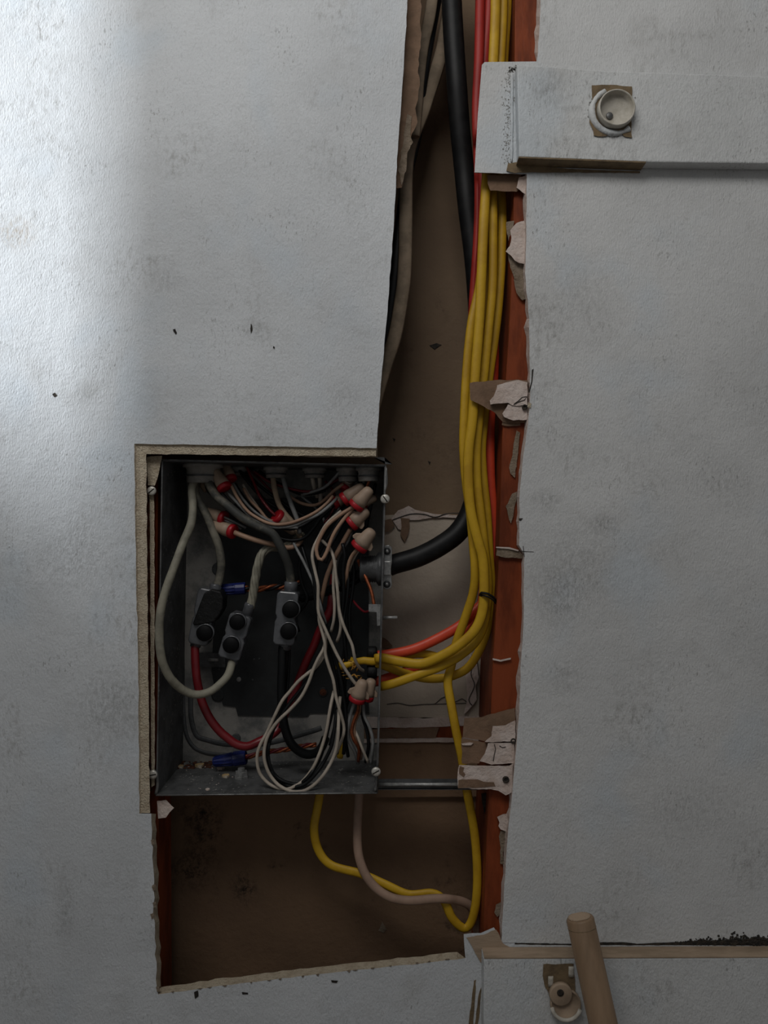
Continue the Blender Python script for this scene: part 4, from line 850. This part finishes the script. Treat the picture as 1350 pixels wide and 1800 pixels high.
wire('white_wire', 'silver wire hanging in the rightmost top connector', 'wire', M_greyw, 2.6, "640,830,42 638,840,40 640,850,46")
for s, lb in (("392,908,62 405,914,60 420,922,62 432,928,66", "grey bare strand at the upper left-pointing nut, front"), ("394,914,64 408,920,62 424,930,66", "grey bare strand at the upper left-pointing nut, behind")):
    wire('bare_wire', lb, 'wire', M_greyw, 2.2, s)
for s_, m_, r_, lb in (
    ("415,822,88 432,838,80 452,862,74 470,888,70 492,912,68 520,930,68", M_blackw, 3.0, 'black wire falling from the small connector through the top tangle'),
    ("410,850,60 426,876,58 446,898,56 470,914,56 498,926,56 524,928,58", M_greyw, 2.6, 'pale grey wire in the upper tangle under the tan sweep'),
    ("440,822,86 462,838,82 490,852,78 520,862,78 548,868,78 572,862,76", M_blackw, 2.8, 'black wire sagging just under the dark red wire'),
    ("424,832,80 440,852,76 462,876,72 486,892,72 508,898,76", M_blackw, 3.0, 'black wire ending behind the thick beige wire'),
    ("516,858,90 534,876,86 552,890,80 566,906,74 572,926,70", M_greyw, 2.6, 'grey wire slanting down from the middle of the top tangle'),
    ("572,846,84 584,860,78 590,880,72 584,900,68 570,920,64", M_dred, 2.4, 'dark red wire at the upper right nuts'),
    ("644,850,60 634,872,60 622,892,58 606,914,56 592,940,52 580,962,48 572,990,46", M_blackw, 3.4, 'black wire from the rightmost connector into the tangle'),
    ("660,850,54 654,880,58 648,906,58 640,940,56 632,970,56", M_blackw, 3.2, 'black wire down the right side behind the nuts'),
    ("372,850,58 384,862,54 396,876,52 412,894,52 430,908,54", M_tape, 4.5, 'black wrapped wire beside the thick grey cable at top left'),
    ("352,838,70 356,852,66 364,862,64", M_beige, 6.5, 'cream stub of cable under the big top left connector'),
    ("372,836,72 380,848,66 388,860,62 392,868,62", M_greyw, 5.0, 'grey stub of cable under the big top left connector')):
    wire('thin_wire', lb, 'wire', m_, r_, s_)
settle()
# stripped yellow sheaths inside the right side
mb = MB(); mb.tube(pts("668,1160,46 655,1163,44 640,1161,44 626,1163,46 616,1160,48"), 8*PX, 0.7, n=10, taper=lambda t: 1-0.25*t)
mb.tube(pts("628,1163,44 612,1168,42 600,1171,42 592,1170,44"), 6*PX, 0.8, n=8, wob=0.5)
o = tag(mb.build('stripped_sheath', M_yel), 'stripped yellow sheath end just inside the right side of the box', 'cable')
mb = MB()
for i in range(26):
    x = random.uniform(600, 632); y = random.uniform(1160, 1196); a = random.uniform(0, 6.28); l_ = random.uniform(5, 12)
    mb.tube([P(x, y, 42), P(x+l_*0.5*math.cos(a), y+l_*0.5*math.sin(a), 40), P(x+l_*math.cos(a), y+l_*math.sin(a), 44)], random.uniform(0.8, 1.8)*PX, n=5)
o = tag(mb.build('frayed_fibres', M_fibre), 'frayed orange yellow paper fibres at the stripped sheath', 'fibres', None, 'stuff')
mb = MB(); mb.tube(pts("604,1306,62 600,1318,62 597,1332,64"), 6*PX, 0.7, n=8); tag(mb.build('stripped_sheath', M_yel), 'short yellow sheath end near the bottom of the box beside the white loops', 'cable')
for x, y, d, r, lb in ((655, 1147, 50, 12, 'black rubber bushing above the yellow sheath'), (655, 1180, 50, 13, 'black rubber bushing below the yellow sheath')):
    mb = MB(); mb.lathe(P(x-10, y, d), (1, 0, 0), [(0, 0), (0, r*PX*0.8), (0.003, r*PX), (0.010, r*PX), (0.012, r*PX*0.8), (0.012, 0)], 16); tag(mb.build('rubber_bushing', M_tape), lb, 'bushing')
# crumbs and paint flakes on the bottom side
def crumbs(name, label, mat, n, xr, yr, rr, squash=0.5):
    mb = MB()
    for i in range(n):
        q = on_floor(random.uniform(*xr), random.uniform(*yr)); r = random.uniform(*rr)*PX; k = random.randint(4, 6)
        a0 = random.random()*6; ring = [q+Vector((math.cos(a0+j*6.283/k)*r*random.uniform(.6, 1.2), math.sin(a0+j*6.283/k)*r*random.uniform(.6, 1.2), 0)) for j in range(k)]
        mb.loft(ring, [p_+Vector((0, 0, r*squash)) for p_ in ring])
    return tag(mb.build(name, mat), label, 'debris', None, 'stuff')
crumbs('plaster_crumbs', 'pale plaster crumbs scattered on the bottom of the box', M_pink, 60, (300, 640), (1345, 1388), (0.7, 2.0))
crumbs('rust_crumbs', 'dark rust crumbs in the lower left corner of the box', M_rust, 70, (300, 375), (1336, 1352), (2, 5))
for x, y, r, mt, lb in ((318, 1349, 6, M_chip, 'small orange chip in the lower left corner of the box'), (352, 1348, 9, M_chip, 'orange brown chip left of the lower blue nut'), (388, 1352, 9, M_pink, 'pinkish chip under the lower blue nut'),
                        (397, 1366, 7, M_chip, 'cream chip in front of the lower blue nut'), (365, 1389, 4, M_pink, 'white chip near the front edge of the box bottom'), (328, 1344, 6, M_bright, 'grey metal scrap in the lower left corner')):
    q = on_floor(x, y); ring = [q+Vector((math.cos(j*1.047)*r*PX*random.uniform(.8, 1.2), math.sin(j*1.047)*r*PX*random.uniform(.8, 1.3), 0)) for j in range(6)]
    mb = MB(); mb.loft(ring, [p_+Vector((0, 0, r*PX*0.6)) for p_ in ring]); tag(mb.build('paint_chip', mt), lb, 'chip', 'loose chips on the box bottom')
for o in list(bpy.data.objects):
    if '_loc' in o: del o['_loc']
